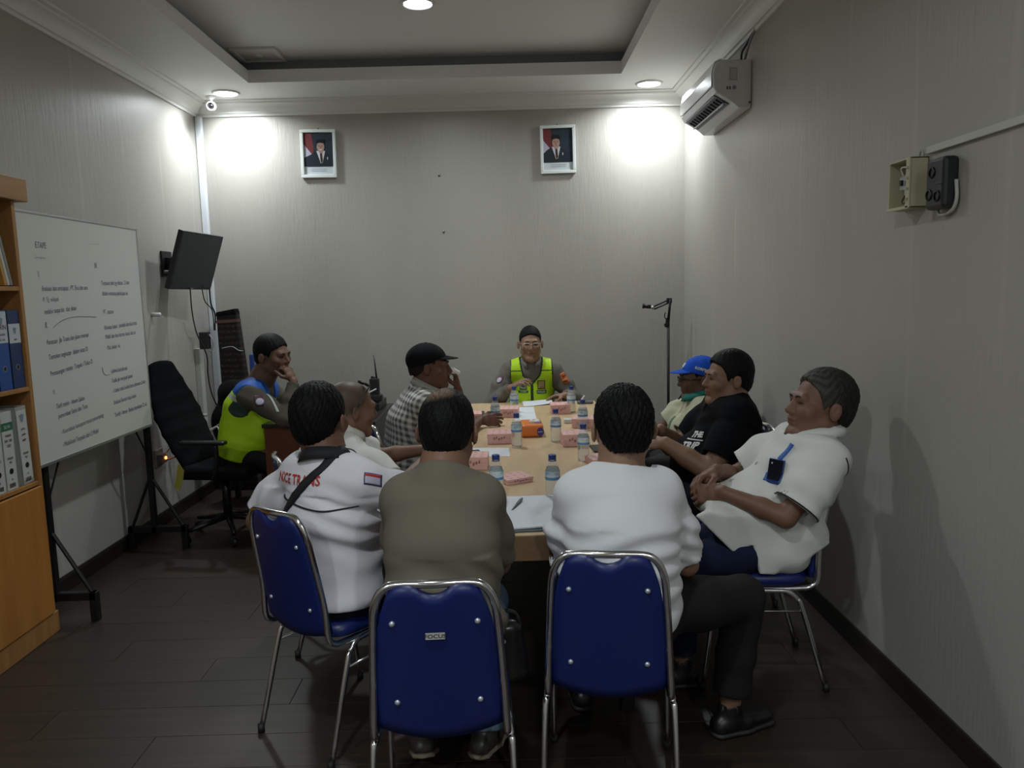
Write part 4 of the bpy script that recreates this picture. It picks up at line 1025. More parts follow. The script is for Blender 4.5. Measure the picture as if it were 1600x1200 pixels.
B().lathe([(0, -.07), (.002, -.065), (.0055, -.05), (.0055, .06), (.004, .072), (0, .073)], 12, m_, close=False).obj('barrel', mat('pen_green', (.02, .045, .03), .3), t, smooth=True)
B().box(-.001, .001, .0055, .0075, .02, .068, m_).obj('clip', BLK, t)
for x, y, rz, lb in ((-.20, 4.935, .05, 'black phone lying beyond the pink box on the left side'), (-.175, 3.70, .3, 'black phone tucked behind the olive man\'s right ear'), (.44, 3.75, .05, 'dark phone beside the white tee man\'s left ear')):
    t = thing('phone', lb, 'phone', (x, y, TZ), rz, 'phones on the table')
    B().box(-.038, .038, -.075, .075, 0, .009, c=.003).obj('body', BLK, t); B().box(-.035, .035, -.07, .07, .009, .0094).obj('screen', mat('screen_dark', (.01, .012, .015), .08), t)
tag(B().box(.322, .368, 4.50, 4.56, TZ, TZ+.024, c=.003).obj('tissue_packet', mat('packet_white', (.6, .62, .58), .5)), 'small white packet left of the right-hand snack box', 'packet')
t = thing('eyeglasses_case', 'small dark item with white stick at the far right table corner', 'case', (.52, 5.28, TZ))
B().box(-.05, .06, -.03, .03, 0, .018, c=.006).obj('case_body', mat('item_grey', (.12, .12, .12), .4), t)
B().tube([(-.03, -.03, .02), (.0, -.03, .060)], .006, 8).obj('white_stick', WPL, t)
# ================================================================== people
CLOTH = attr_mat('cloth', .85, (160, .12, .002), spec=.25)
CLOTHS = attr_mat('cloth_smooth', .85, (45, .15, .004), spec=.12)
SKINM = attr_mat('skin', .52, (120, .06, .001), spec=.4)
HAIRM = attr_mat('hair', .5, (260, .6, .004), spec=.12)
EYEW = mat('eye_white', (.55, .52, .50), .3); EYEB = mat('eye_dark', (.012, .008, .006), .15)
def rotm(yaw, pitch=0, roll=0):
    """rows: local x (right), y (forward), z (up) in world; yaw 0 faces +Y, positive yaw turns to +X; pitch>0 looks up"""
    cy, sy = math.cos(yaw), math.sin(yaw); cp, sp = math.cos(pitch), math.sin(pitch)
    f = np.array([sy*cp, cy*cp, sp]); r = np.array([cy, -sy, 0.]); u = np.cross(r, f)
    cr, sr = math.cos(roll), math.sin(roll)
    return np.array([cr*r-sr*u, f, sr*r+cr*u])
def ik(a, t, l1, l2, pole):
    a, t = np.array(a, float), np.array(t, float); d = t-a; L = np.linalg.norm(d)
    if L > (l1+l2)*.995: t = a+d/L*(l1+l2)*.995; d = t-a; L = np.linalg.norm(d)
    x = (l1*l1-l2*l2+L*L)/(2*L); h = math.sqrt(max(l1*l1-x*x, 1e-6)); u = d/L
    p = np.array(pole, float); p = unit(p-u*(p@u)); return a+u*x+p*h, t

class Head:
    def __init__(s, c, yaw=0, pitch=0, roll=0, sc=1.0, wide=1.0, long=1.0):
        s.c = np.array(c, float); s.R = rotm(yaw, pitch, roll); s.s = sc; s.w = wide; s.l = long
    def P(s, x, y, z): return s.c+(np.array([x*s.w, y, z*s.l])*s.s)@s.R
    def loc(s, P): q = ((P-s.c)@s.R.T)/s.s; q[..., 0] /= s.w; q[..., 2] /= s.l; return q
    def field(s, F, neck, neck_r=.058):
        k = s.s; w = s.w; R = s.R; l = s.l
        E = lambda c, r, kk=.02, op='add': F.ell(s.P(*c), np.array([r[0]*w, r[1], r[2]*l])*k, R, kk, op)
        Cn = lambda a, b, r1, r2, kk=.012, op='add': F.cone(s.P(*a), s.P(*b), r1*k, r2*k, kk, op)
        E((0, -.018, .033), (.077, .096, .084))
        E((0, .028, -.030), (.063, .066, .082), .025)
        Cn((.050, -.005, -.050), (.018, .068, -.094), .024, .020, .02); Cn((-.050, -.005, -.050), (-.018, .068, -.094), .024, .020, .02)
        Cn((-.012, .074, -.096), (.012, .074, -.096), .019, .019, .015)
        Cn((-.034, .076, .024), (.034, .076, .024), .016, .016, .012)
        E((.042, .058, -.018), (.026, .026, .026), .018); E((-.042, .058, -.018), (.026, .026, .026), .018)
        for sx in (-1, 1): E((sx*.031, .098, .007), (.015, .014, .011), .008, 'sub')
        for sx in (-1, 1): Cn((sx*.022, .0785, .0135), (sx*.041, .0735, .0125), .0100, .0095, .004); Cn((sx*.022, .0775, .002), (sx*.040, .0725, .002), .0095, .0090, .004)
        Cn((0, .084, .016), (0, .104, -.022), .0085, .0125, .008)
        for sx in (-1, 1): Cn((sx*.010, .097, -.027), (sx*.013, .092, -.026), .0080, .0075, .005)
        Cn((-.018, .087, -.050), (.018, .087, -.050), .0068, .0068, .004); Cn((-.0, .090, -.050), (.0, .089, -.050), .008, .008, .004)
        Cn((-.015, .086, -.062), (.015, .086, -.062), .0078, .0078, .004)
        Cn((-.022, .096, -.0562), (.022, .096, -.0562), .0018, .0018, .002, 'sub')
        for sx in (-1, 1):
            Re = rotm(sx*-.42) @ R; F.ell(s.P(sx*.086, -.012, -.004), np.array((.0075, .019, .031*l))*k, Re, .005)
            Cn((sx*.088, -.024, .016), (sx*.092, -.026, -.006), .0050, .0046, .003)
            E((sx*.096, -.006, .000), (.0065, .010, .016), .003, 'sub')
        nk = np.array(neck, float)
        F.chain([s.P(0, -.022, -.045), nk*.6+s.P(0, -.022, -.045)*.4, nk], [neck_r*.98, neck_r, neck_r*1.08], .03)
    def paint(s, P, C, skin, lip=(.6, .42, .42), scalp=None):
        q = s.loc(P); x, y, z = q[:, 0], q[:, 1], q[:, 2]
        near = (np.abs(x) < .12) & (np.abs(y) < .14) & (np.abs(z) < .15)
        m = near & (((x/.022)**2+((z+.056)/.0095)**2) < 1) & (y > .084); C[m] *= np.array((.88, .70, .70)); m = near & (np.abs(x) < .021) & (np.abs(z+.0562) < .0022) & (y > .08); C[m] *= .55
        # eyelid / lash line
        for sx in (-1, 1):
            m = near & ((((x-sx*.031)/.0150)**2+((z-.0078)/.0042)**2) < 1) & (y > .05); C[m] = (.035, .024, .018)
        if scalp is not None:
            col, lim = scalp; m = near & (z > lim(y)); C[m] = C[m]*(1-.0)+0; C[m] = np.array(col)
    def hair(s, org, parent, line, thick=.011, col=(.006, .006, .0065), v=.0045, spike=.003, bald=None, name='hair', grey=None, top=0.0, side=.42):
        F = Field(); k = s.s; w = s.w; t = thick
        F.ell(s.P(0, -.020, .035+top*.5), np.array([(.077+t*side)*w, .096+t*.85, (.084+t+top*.5)*s.l])*k, s.R)
        F.ell(s.P(0, -.045, -.012), np.array([(.061+t*.5)*w, .064+t*.7, .070*s.l])*k, s.R, .02)
        ys, zs = zip(*line)
        F.func(lambda P: (np.interp(s.loc(P)[..., 1], ys, zs)+.0025*np.sin(190*s.loc(P)[..., 1])+.0015*np.sin(420*s.loc(P)[..., 0])*(s.loc(P)[..., 1] > .05)-s.loc(P)[..., 2]).astype(np.float32)*.8*k, .003)
        if spike:
            def sp(P):
                q = s.loc(P); a = np.arctan2(q[..., 0], q[..., 1]+.03); return (spike*(np.sin(a*31+q[..., 2]*40)*np.sin(q[..., 2]*130+a*9)+.5*np.sin(a*67+3*np.sin(q[..., 2]*90)))).astype(np.float32)
            F.func(sp, 0, 'disp')
        col = np.array(col)
        def cf(P):
            q = s.loc(P); C = np.tile(col, (len(P), 1)).astype(np.float32)
            if bald is not None: C = bald(q, C)
            if grey is not None: C = grey(q, C)
            return C
        return sdf_obj(name, F, v, HAIRM, parent, color=cf, iters=0, org=org)
    def eyes(s, org, parent, look=(0, 0), brow=(.012, .009, .008), half=False):
        for sx in (-1, 1):
            c = s.P(sx*.031, .0738, .0075)
            M_ = Matrix([list(s.R[:, 0]), list(s.R[:, 1]), list(s.R[:, 2])])
            eb = B(); R4 = Matrix(s.R.T.tolist()).to_4x4(); R4.translation = Vector(c-org)
            eb.lathe([(0, -.0122), (.006, -.0107), (.0105, -.0061), (.0122, 0), (.0105, .0061), (.006, .0107), (0, .0122)], 12, R4 @ Matrix.Rotation(-PI/2, 4, 'X'), close=False)
            e = eb.obj('eye', EYEW, parent, smooth=True)
            d = np.array([look[0], 1, look[1]]); d = unit(d); ic = Vector(c-org)
            mm = R4 @ Matrix.Rotation(-math.atan2(look[0], 1), 4, 'Z') @ Matrix.Rotation(-PI/2+math.atan2(look[1], 1), 4, 'X')
            B().lathe([(0, .0132), (.0045, .0126), (.0064, .0110), (.0060, .0100)], 12, mm, close=False).obj('iris', EYEB, e, smooth=True)
            bp = [s.P(sx*.014, .0945, .025)-org, s.P(sx*.030, .0945, .0295)-org, s.P(sx*.046, .083, .024)-org]
            B().tube(bez(bp, 4), .0030*s.s, 6, r2=.0018*s.s).obj('eyebrow', mat('brow_hair', brow, .8), parent, smooth=True)

HL_SHORT = [(-.14, -.055), (-.06, -.052), (-.036, -.03), (-.018, .012), (.012, .014), (.026, -.005), (.034, .03), (.058, .058), (.085, .080), (.12, .100)]
HL_CROP = [(-.14, -.045), (-.06, -.040), (-.036, -.015), (-.018, .020), (.012, .022), (.024, .010), (.034, .04), (.06, .066), (.085, .084), (.12, .102)]
HL_RECEDE = [(-.14, -.06), (-.06, -.055), (-.036, -.03), (-.018, .012), (.012, .014), (.022, .0), (.030, .04), (.045, .078), (.07, .096), (.12, .12)]

def hand(F, W_, f, n, side, curl=(.5, .5, .5, .5), thumb=.4, sc=1.0, spread=.06, tips=None):
    """W_ wrist, f toward the fingers, n the direction the palm faces, side = toward the thumb"""
    f = unit(f); n = np.array(n, float); n = unit(n-f*(n@f)); s_ = np.cross(f, n); s_ = s_*(1 if s_@np.array(side) > 0 else -1)
    W_ = np.array(W_, float)
    F.econe(W_-f*.01*sc, W_+f*.035*sc, (.026*sc, .019*sc), (.036*sc, .017*sc), s_, .015)
    F.econe(W_+f*.03*sc, W_+f*.076*sc, (.038*sc, .0165*sc), (.040*sc, .0145*sc), s_, .012)
    L = (.070, .078, .073, .058); off = (.030, .010, -.011, -.030)
    for i in range(4):
        b = W_+f*(.084-.005*abs(i-1.2))*sc+s_*off[i]*sc; d = unit(f+s_*spread*(1.4-i)); c = curl[i]; p = b-d*.012*sc
        ax = np.cross(d, n); l = L[i]*sc; seg = (.46*l, .31*l, .25*l); r = (.0098*sc, .0088*sc, .0078*sc, .0068*sc); ang = 0
        q = b
        F.cone(p, q, r[0]*1.05, r[0], .006)
        for j in range(3):
            ang += c*(.9, 1.15, .8)[j]; dd = d*math.cos(ang)+n*math.sin(ang); q2 = q+dd*seg[j]; F.cone(q, q2, r[j], r[j+1], .0025); q = q2
    tb = W_+f*.022*sc+s_*.024*sc+n*.006*sc; d1 = unit(f*.55+s_*(.85-thumb*.4)+n*(.25+.5*thumb)); p1 = tb+d1*.042*sc
    d2 = unit(f*.85+s_*(.35-thumb*.55)+n*(.15+.5*thumb)); p2 = p1+d2*.030*sc; p3 = p2+unit(d2+n*.2*thumb)*.024*sc
    F.cone(tb, p1, .0155*sc, .0118*sc, .010); F.cone(p1, p2, .0115*sc, .0102*sc, .003); F.cone(p2, p3, .0102*sc, .0080*sc, .003)

def folds(F, amp=.004, seed=0, f=30, dirv=(.3, .2, 1), mask=None):
    d = unit(dirv); r = random.Random(seed); a, b, c = [r.uniform(0, 6) for _ in range(3)]
    def fn(P):
        x, y, z = P[..., 0], P[..., 1], P[..., 2]; u = P@d.astype(np.float32)
        w = u*f+1.6*np.sin(7*x+a)+1.3*np.sin(9*y+b+3*z)+.9*np.sin(13*z+c+6*x)
        v = np.sin(w)*(.5+.5*np.sin(5*x-6*y+4*z+c)); v = v+.4*np.sin(w*2.1+3*np.sin(11*x+8*z))
        o = amp*v
        if mask is not None: o = o*mask(P)
        return o.astype(np.float32)
    return F.func(fn, 0, 'disp')

def cuff_ring(pp, sd, L_, rmax, m, r=.0028, name='cuff_trim'):
    sh, el, wr = pp.arm[sd]; d = unit(el-sh); ln = np.linalg.norm(el-sh)*L_; c = sh+d*(ln-.004); u = unit(np.cross(d, (.1, .2, 1.))); v = np.cross(d, u); P = []
    for a in np.linspace(0, 2*PI, 41)[:-1]:
        n_ = u*math.cos(a)+v*math.sin(a); q = c+n_*rmax
        for _ in range(20): q = q-n_*float(pp.SF.at(q[None])[0])*.8
        if np.linalg.norm(q-c) > rmax+.01: q = c+n_*rmax
        P.append(q-pp.org)
    P.append(P[0]); B().tube(P, r, 6, cap=False).obj(name, m, pp.t, smooth=True)

class Person:
    """a seated figure: pelvis point, facing yaw, torso control offsets; every joint in metres"""
    def __init__(s, label, hip, yaw, lean=.05, tilt=0, torso=.50, shw=.185, girth=1.0, chest=1.0, belly=0, head=None, hs=1.0, neck_fwd=.03, twist=0, name='person', slump=0.03, head_wide=1.0, shrug=0):
        s.org = np.array([hip[0], hip[1], 0.]); s.t = thing('person', label, 'person', tuple(s.org))
        s.hip = np.array(hip, float); R = rotm(yaw); s.fw, s.rt, s.up = R[1], R[0], np.array([0, 0, 1.])
        R2 = rotm(yaw+twist); s.fw2, s.rt2 = R2[1], R2[0]
        cl, sl = math.cos(lean), math.sin(lean)
        s.sp = s.up*cl*math.cos(tilt)+s.fw*sl+s.rt*math.sin(tilt)            # spine direction
        s.nb = s.hip+s.sp*torso                                             # neck base (C7)
        s.G, s.Ch, s.belly = girth, chest, belly; s.torso = torso; s.slump = slump
        s.shL = s.nb-s.rt2*shw-s.sp*(.055-shrug)+s.fw*.01; s.shR = s.nb+s.rt2*shw-s.sp*(.055-shrug)+s.fw*.01
        if head: s.hd = head; s.neck = s.nb
        s.hips = [s.hip-s.rt*.078, s.hip+s.rt*.078]
        s.skin = Field(); s.arm = {}
    def torso_field(s, F, off=0., k=.05):
        """trunk cross sections; off inflates it for clothing"""
        hp, sp, fw, rt = s.hip, s.sp, s.fw, s.rt; T = s.torso; G = s.G
        mid = -fw*s.slump
        rows = [(-.02, .165*G, .120*G, 0), (.08, .160*G, .120*G, .15), (.20, .150*G, .112*G, .9), (.32, .160*s.Ch, .112*s.Ch, 1.), (.43, .160*s.Ch, .098*s.Ch, .5)]
        pts = [(hp+sp*a*T/.5+mid*m, rx+off, ry+off) for a, rx, ry, m in rows]
        for i in range(len(pts)-1):
            a, b = pts[i], pts[i+1]; t = i/(len(pts)-2); F.econe(a[0], b[0], (a[1], a[2]), (b[1], b[2]), s.rt*(1-t)+s.rt2*t, k)
        if s.belly: F.ell(hp+sp*.14+fw*(.055+.10*s.belly), (.13*G+off, .075+.055*s.belly+off, .13+off), np.array([rt, fw, np.cross(rt, fw)]), .07)
        F.cone(s.shL+s.rt2*.025, s.shR-s.rt2*.025, .056+off, .056+off, .05)
        for sh, sg in ((s.shL, 1), (s.shR, -1)):
            F.cone(s.nb+sp*.015, sh+s.rt2*.02*sg, .045+off*.6, .05+off*.8, .045)
        return F
    def arms(s, side, wrist, pole, f=None, n=None, thumbside=None, curl=None, thumb=.4, ua=.285, fa=.245, hs=.98, spread=.06):
        sh = s.shL if side == 'L' else s.shR
        el, wr = ik(sh, wrist, ua, fa, pole); s.arm[side] = (sh, el, wr)
        F = s.skin
        F.chain([sh, el*.5+sh*.5, el], [.048, .046, .036], .02); F.chain([el, el*.62+wr*.38, wr], [.038, .037, .0255], .018)
        if f is None: f = unit(wr-el)
        if n is None: n = (0, 0, -1)
        if thumbside is None: thumbside = s.rt*(1 if side == 'L' else -1)
        hand(F, wr+unit(f)*.012, f, n, thumbside, curl or (.35, .35, .4, .45), thumb, hs, spread)
        return el, wr
    def legs(s, feet, knees_pole=None, th=.43, sh=.40, foot_dirs=None, r=1.0):
        s.knee = []; s.ank = []; s.fd = foot_dirs or [s.fw, s.fw]
        for i, ft in enumerate(feet):
            h = s.hips[i]; kn, an = ik(h, ft, th, sh, (s.fw*.35+s.up if knees_pole is None else knees_pole[i])); s.knee.append(kn); s.ank.append(an)
            s.skin.chain([h, kn], [.070*r, .052*r], .03); s.skin.chain([kn, kn*.6+an*.4, an], [.050, .048, .034], .02)
    def body(s, v=.009, skin=(.20, .11, .07), fine=.0045, neck_r=.058, lip=(.62, .42, .42), scalp=None, zfine=None, paint=None, extra=None):
        F = s.skin; F2 = Field(); s.torso_field(F2, -.016); 
        if hasattr(s, 'hd'): s.hd.field(F2, s.nb+s.sp*.0, neck_r)
        F2.join(F); s.F = F2
        c = np.array(skin, np.float32)
        def cf(P):
            C = np.tile(c, (len(P), 1)).astype(np.float32)
            C *= (1+.06*np.sin(31*P[:, :1]+17*P[:, 2:3])*np.sin(23*P[:, 1:2]+5)).astype(np.float32)
            if hasattr(s, 'hd'): s.hd.paint(P, C, c, lip, scalp)
            if paint: C = paint(P, C)
            return np.clip(C, 0, 1)
        s.zf = zfine or [(.70, 1.5)]
        # fine cells round head and hands, coarser elsewhere
        pts = [s.hd.c] if hasattr(s, 'hd') else []
        rad = [.15]
        for a in s.arm.values(): pts.append(a[2]); rad.append(.14)
        if extra: pts += [e[0] for e in extra]; rad += [e[1] for e in extra]
        fl = [[(p[j]-r_, p[j]+r_) for p, r_ in zip(pts, rad)] for j in range(3)]
        return sdf_obj('body', F2, v, SKINM, s.t, fine=fl, vf=fine, color=cf, org=s.org)
    def shirt(s, col, sleeve='short', off=.006, loose=.012, hem=.0, neck=None, name='shirt', v=.0075, fold=.004, color=None, seed=0, vneck=0, m=None, sleeve_len=.62, fmask=None, front_open=0, extra=None, ncut=-.02, hemdir=None, fd=(.3, .2, 1), ff=30, armr=1.0):
        F = Field()
        for sd, (sh, el, wr) in s.arm.items():
            if sleeve == 'none': continue
            if sleeve == 'short':
                e = sh+(el-sh)*(sleeve_len+.12); F.chain([sh-s.sp*.004, sh*.5+e*.5, e], [(.060+loose*.4)*armr, (.062+loose)*armr, (.058+loose)*armr], .035)
            else:
                F.chain([sh-s.sp*.004, sh*.5+el*.5, el], [(.060+loose*.4)*armr, (.056+loose*.6)*armr, (.050+loose*.5)*armr], .035)
                F.chain([el, el*.5+wr*.5, wr+unit(wr-el)*.0], [.050+loose*.5, .045+loose*.4, .036+loose*.3], .025)
        if fold: folds(F, fold, seed, ff, fd, fmask)
        # cuffs, hollow inside
        if sleeve == 'short':
            for sd, (sh, el, wr) in s.arm.items():
                d = unit(el-sh); p = sh+(el-sh)*sleeve_len; L_ = np.linalg.norm(el-sh)*sleeve_len; r_ = (.058+loose)*armr-.011
                F.func((lambda p, d, el, wr, sh: (lambda P: np.where(np.linalg.norm(P-(p+d*.09).astype(np.float32), axis=-1) < .13, (P-p.astype(np.float32))@d.astype(np.float32), -.5).astype(np.float32)))(p, d, el, wr, sh), .002)
                F.cone(sh+d*(L_-.012), sh+d*(L_+.06), r_*.97, r_, .002, 'sub')
        elif sleeve == 'long':
            for sd, (sh, el, wr) in s.arm.items():
                d = unit(wr-el); p = wr-d*.012
                F.func((lambda p, d: (lambda P: np.where(np.linalg.norm(P-(p+d*.05).astype(np.float32), axis=-1) < .09, (P-p.astype(np.float32))@d.astype(np.float32), -.5).astype(np.float32)))(p, d), .002)
        G = Field(); s.torso_field(G, off)
        if fold:     # the trunk folds are added to the trunk alone so the hollow cuffs stay clean
            gi = len(G.ops); folds(G, fold, seed, ff, fd, fmask); fo = G.ops[gi]; tr = G.ops[:gi]
            T_ = Field(); T_.ops = tr
            lo, hi = T_.bounds(); dz = fo[0]
            F._a(lambda P: (T_.at(P)+dz(P)).astype(np.float32), lo-.02, hi+.02, .035, 'add')
        else: F.join(G)
        if extra: extra(F)
        # hem and neck opening
        F.plane(s.hip+s.sp*hem, -s.sp if hemdir is None else hemdir)
        n0 = s.nb if neck is None else neck
        nd = unit(s.hd.c-s.nb) if hasattr(s, 'hd') else s.sp
        F.cone(n0-nd*.005, n0+nd*.022, .080, .071, .035); F._a(lambda P: ((P-(n0+nd*.034).astype(np.float32))@nd.astype(np.float32)-9*(np.linalg.norm(P-n0.astype(np.float32), axis=-1) > .12)).astype(np.float32), [-9]*3, [9]*3, .003, 'int')
        F.cone(n0+nd*ncut, n0+nd*.2, .056, .066, .004, 'sub')
        if vneck:
            c0 = n0+s.fw*.06-s.sp*.0
            F.cone(n0+s.fw*.09+s.sp*.04, n0+s.fw*.13-s.sp*vneck, .045, .004, .004, 'sub')
        s.SF = F
        c = np.array(col, np.float32)
        def cf(P):
            C = np.tile(c, (len(P), 1)).astype(np.float32)
            if color: C = color(P, C)
            return C
        return sdf_obj(name, F, v, m or CLOTHS, s.t, color=cf, org=s.org)
    def collar(s, col, h=.035, open_=.35, r=.068, thick=.006, name='collar', m=None, tilt=.0, drop=0.0, flare=.018, v=.005):
        """folded shirt collar standing round the neck, open at the front"""
        nd = unit(s.hd.c-s.nb)*.6+s.sp*.4; nd = unit(nd); X = unit(np.cross(s.fw, nd)); Y = np.cross(nd, X)
        c0 = s.nb+nd*(.040-drop)+s.fw*.010; vs = []; fs = []; N = 36
        for i in range(N+1):
            a = open_+(2*PI-2*open_)*i/N; dx, dy = math.sin(a), math.cos(a)
            fr = .5+.5*math.cos(a); z0 = -.012-.040*fr; hh = h
            for rr_, zz in ((r-.004, z0+.004), (r+.000, z0+hh), (r+.006, z0+hh+.003), (r+flare, z0-.002), (r+flare-.008, z0-.003)):
                vs.append(c0+(X*dx*rr_*1.0+Y*dy*rr_*(1.05))+nd*zz-s.org)
        for i in range(N):
            for j in range(4): fs.append((i*5+j, (i+1)*5+j, (i+1)*5+j+1, i*5+j+1))
        o = new_mesh(name, vs, fs, m or mat('collar_%d' % int(col[0]*1000+col[1]*100+col[2]*10), col, .8), s.t, True)
        md = o.modifiers.new('thick', 'SOLIDIFY'); md.thickness = .004; return o
    def trousers(s, col, cuff=.10, off=.012, name='trousers', fold=.004, rough=.8, v=.009, r=1.0, top=.07, cut=None):
        F = Field(); hp = s.hip
        F.econe(hp-s.sp*.03, hp+s.sp*.10, (.168*s.G, .125*s.G), (.158*s.G, .120*s.G), s.rt, .04)
        for i in range(2):
            h, kn, an = s.hips[i], s.knee[i], s.ank[i]
            F.chain([h, h*.5+kn*.5, kn], [.088*r, (.078+off*.3)*r, (.060+off*.6)*r], .035); F.chain([kn, kn*.5+an*.5, an], [.060+off*.6, .056+off*.6, .050+off*.6], .025)
        if fold: folds(F, fold, 5, 24, (.5, .5, .7))
        for i in range(2):
            kn, an = s.knee[i], s.ank[i]; d = unit(an-kn); p = an-d*cuff+d*.05
            F.func((lambda p, d: (lambda P: np.where(np.linalg.norm(P-(p+d*.06).astype(np.float32), axis=-1) < .13, (P-p.astype(np.float32))@d.astype(np.float32), -.5).astype(np.float32)))(p, d), .002)
        F.plane(hp+s.sp*top, s.sp)
        s.TF = F; c = np.array(col, np.float32)
        return sdf_obj(name, F, v, CLOTH, s.t, color=lambda P: np.tile(c, (len(P), 1)), org=s.org)
    def shoes(s, col, sole=(.02, .02, .02), name='shoe', up=(0, 0), rough=.4, pitch=(0, 0)):
        for i in range(2):
            an = s.ank[i]; d = unit(np.array(s.fd[i])*[1, 1, 0]); p = pitch[i]
            d2 = d*math.cos(p)-np.array([0, 0, 1])*math.sin(p); u2 = np.cross(np.cross(d2, [0, 0, 1.]), d2); u2 = unit(u2); sd = np.cross(d2, u2)
            base = an-u2*.052
            F = Field().econe(base-d2*.045, base+d2*.05, (.036, .036), (.042, .034), sd, .02).econe(base+d2*.05, base+d2*.155, (.043, .032), (.040, .020), sd, .02)
            F.cone(an-u2*.03, an+u2*.012, .042, .040, .02); F.plane(base-u2*.018, -u2, .003); F.cone(an, an+u2*.1, .033, .038, .002, 'sub')
            c = np.array(col, np.float32); o = sdf_obj(name, F, .006, attr_mat('shoe_leather', rough), s.t, color=lambda P: np.tile(c, (len(P), 1)), org=s.org)
            G = Field().econe(base-d2*.045-u2*.022, base+d2*.05-u2*.022, (.038, .5), (.045, .5), sd, .02).econe(base+d2*.05-u2*.022, base+d2*.155-u2*.022, (.045, .5), (.041, .5), sd, .02)
            G.plane(base-u2*.017, u2, .002).plane(base-u2*.032, -u2, .002)
            so = sdf_obj('sole', G, .007, mat('sole_%d' % int(sole[0]*1000), sole, .6), o, org=s.org, box=(base-.2, base+.2))
def cap_obj(hd, org, parent, col, m, name='cap', visor=.075, lift=0.0, tilt=0.0, logo=None):
    q = Head(hd.c, 0); q.R = hd.R; q.s = hd.s; q.w = hd.w; q.l = hd.l
    k = hd.s; F = Field()
    F.ell(q.P(0, -.020, .040), np.array([.090*q.w, .108, .088*q.l])*k, q.R)
    F.func(lambda P: ((.030+lift)+.30*q.loc(P)[..., 1]*1.0+.0-q.loc(P)[..., 2]).astype(np.float32)*k, .002)
    F.func(lambda P: (.0012*np.cos(6*np.arctan2(q.loc(P)[..., 0], q.loc(P)[..., 1]+.02))).astype(np.float32), 0, 'disp')
    c = np.array(col, np.float32); cc = lambda P: np.tile(c, (len(P), 1))
    o = sdf_obj(name, F, .0045, m, parent, color=cc, org=org)
    # brim: thin curved plate
    vs = []; fs = []; N, Mn = 14, 7
    for sgn in (0, 1):
        for j in range(Mn+1):
            for i in range(N+1):
                a = (i/N*2-1)*1.12; t = j/Mn; r0y = .068; r = 1+t*0
                x = math.sin(a)*(.074+.004*t); y0 = -.02+math.cos(a)*.094; y1 = y0+visor*(math.cos(a*1.05))**.7 if abs(a) < 1.12 else y0
                y = y0+(y1-y0)*t-.006; z = .052+lift+.10*(y-.07)*(-.9)-(x*x)*2.2+(.003 if sgn else 0)+.008*(1-t)
                vs.append(q.P(x, y, z)-org)
    n = (N+1)*(Mn+1); id_ = lambda s_, j, i: s_*n+j*(N+1)+i
    for j in range(Mn):
        for i in range(N): fs += [(id_(0, j, i), id_(0, j+1, i), id_(0, j+1, i+1), id_(0, j, i+1)), (id_(1, j, i), id_(1, j, i+1), id_(1, j+1, i+1), id_(1, j+1, i))]
    for i in range(N): fs += [(id_(0, Mn, i), id_(1, Mn, i), id_(1, Mn, i+1), id_(0, Mn, i+1)), (id_(0, 0, i), id_(0, 0, i+1), id_(1, 0, i+1), id_(1, 0, i))]
    for j in range(Mn): fs += [(id_(0, j, 0), id_(1, j, 0), id_(1, j+1, 0), id_(0, j+1, 0)), (id_(0, j, N), id_(0, j+1, N), id_(1, j+1, N), id_(1, j, N))]
    b = new_mesh('brim', vs, fs, m, o, True); ca = b.data.color_attributes.new('Col', 'FLOAT_COLOR', 'POINT'); ca.data.foreach_set('color', np.tile([*col, 1], (len(vs), 1)).astype(np.float32).ravel())
    p = q.P(0, -.02, .128)-org; B().lathe([(0, .003), (.006, .002), (.007, -.003)], 10, Matrix.Translation(Vector(p)), close=False).obj('button', mat('cap_button', col, .8), o, smooth=True)
    return o, F, q
# ------------------------------------------------------------------ officer at the head of the table (faces the camera)
SK1 = (.27, .155, .10); SK2 = (.20, .105, .066); SK3 = (.15, .072, .044)
def pick(b, c): return np.array(c, np.float32)
LIME = np.array((.50, .80, .02), np.float32); LIMED = np.array((.02, .045, .03), np.float32); SILV = np.array((.42, .44, .38), np.float32)
UNI = (.165, .155, .135)
hd = Head((.163, 5.56, 1.153), PI-.03, -.03, 0, 1.03, .98)
p = Person('officer at the table head in glasses and lime vest over grey-brown uniform', (.165, 5.70, .545), PI, lean=.20, torso=.475, shw=.165, head=hd, belly=.15, girth=.95)
p.arms('R', (.01, 5.42, .855), (-.7, .2, -1), f=(.75, -.25, .45), n=(.3, .2, -1), thumbside=(0, .4, 1), curl=(.35, .45, .55, .6), thumb=.2, spread=.10)
p.arms('L', (.40, 5.43, .790), (.7, .2, -1), f=(-1, -.22, -.06), n=(0, -.3, -1), thumbside=(0, -1, .2), curl=(.25, .3, .35, .4), thumb=.5)
p.legs([(.27, 5.26, .09), (.07, 5.28, .09)])
p.body(skin=SK1)
hd.eyes(p.org, p.t, (0, -.1)); hd.hair(p.org, p.t, HL_CROP, .006, spike=.001, v=.004, top=.007)
p.shirt(UNI, 'long', fold=.004, seed=2, vneck=.05, off=.004); p.collar(UNI, r=.066)
p.trousers((.03, .028, .026)); p.shoes((.01, .01, .01))
def vest_color(pp, nrm_c, zip_w=.008):
    def f(P, C):
        q = P-pp.nb.astype(np.float32); x = q@pp.rt.astype(np.float32); y = q@pp.fw.astype(np.float32); z = q@pp.sp.astype(np.float32)
        m = (np.abs(x) < zip_w) & (y > 0); C[m] = LIMED
        return C
    return f
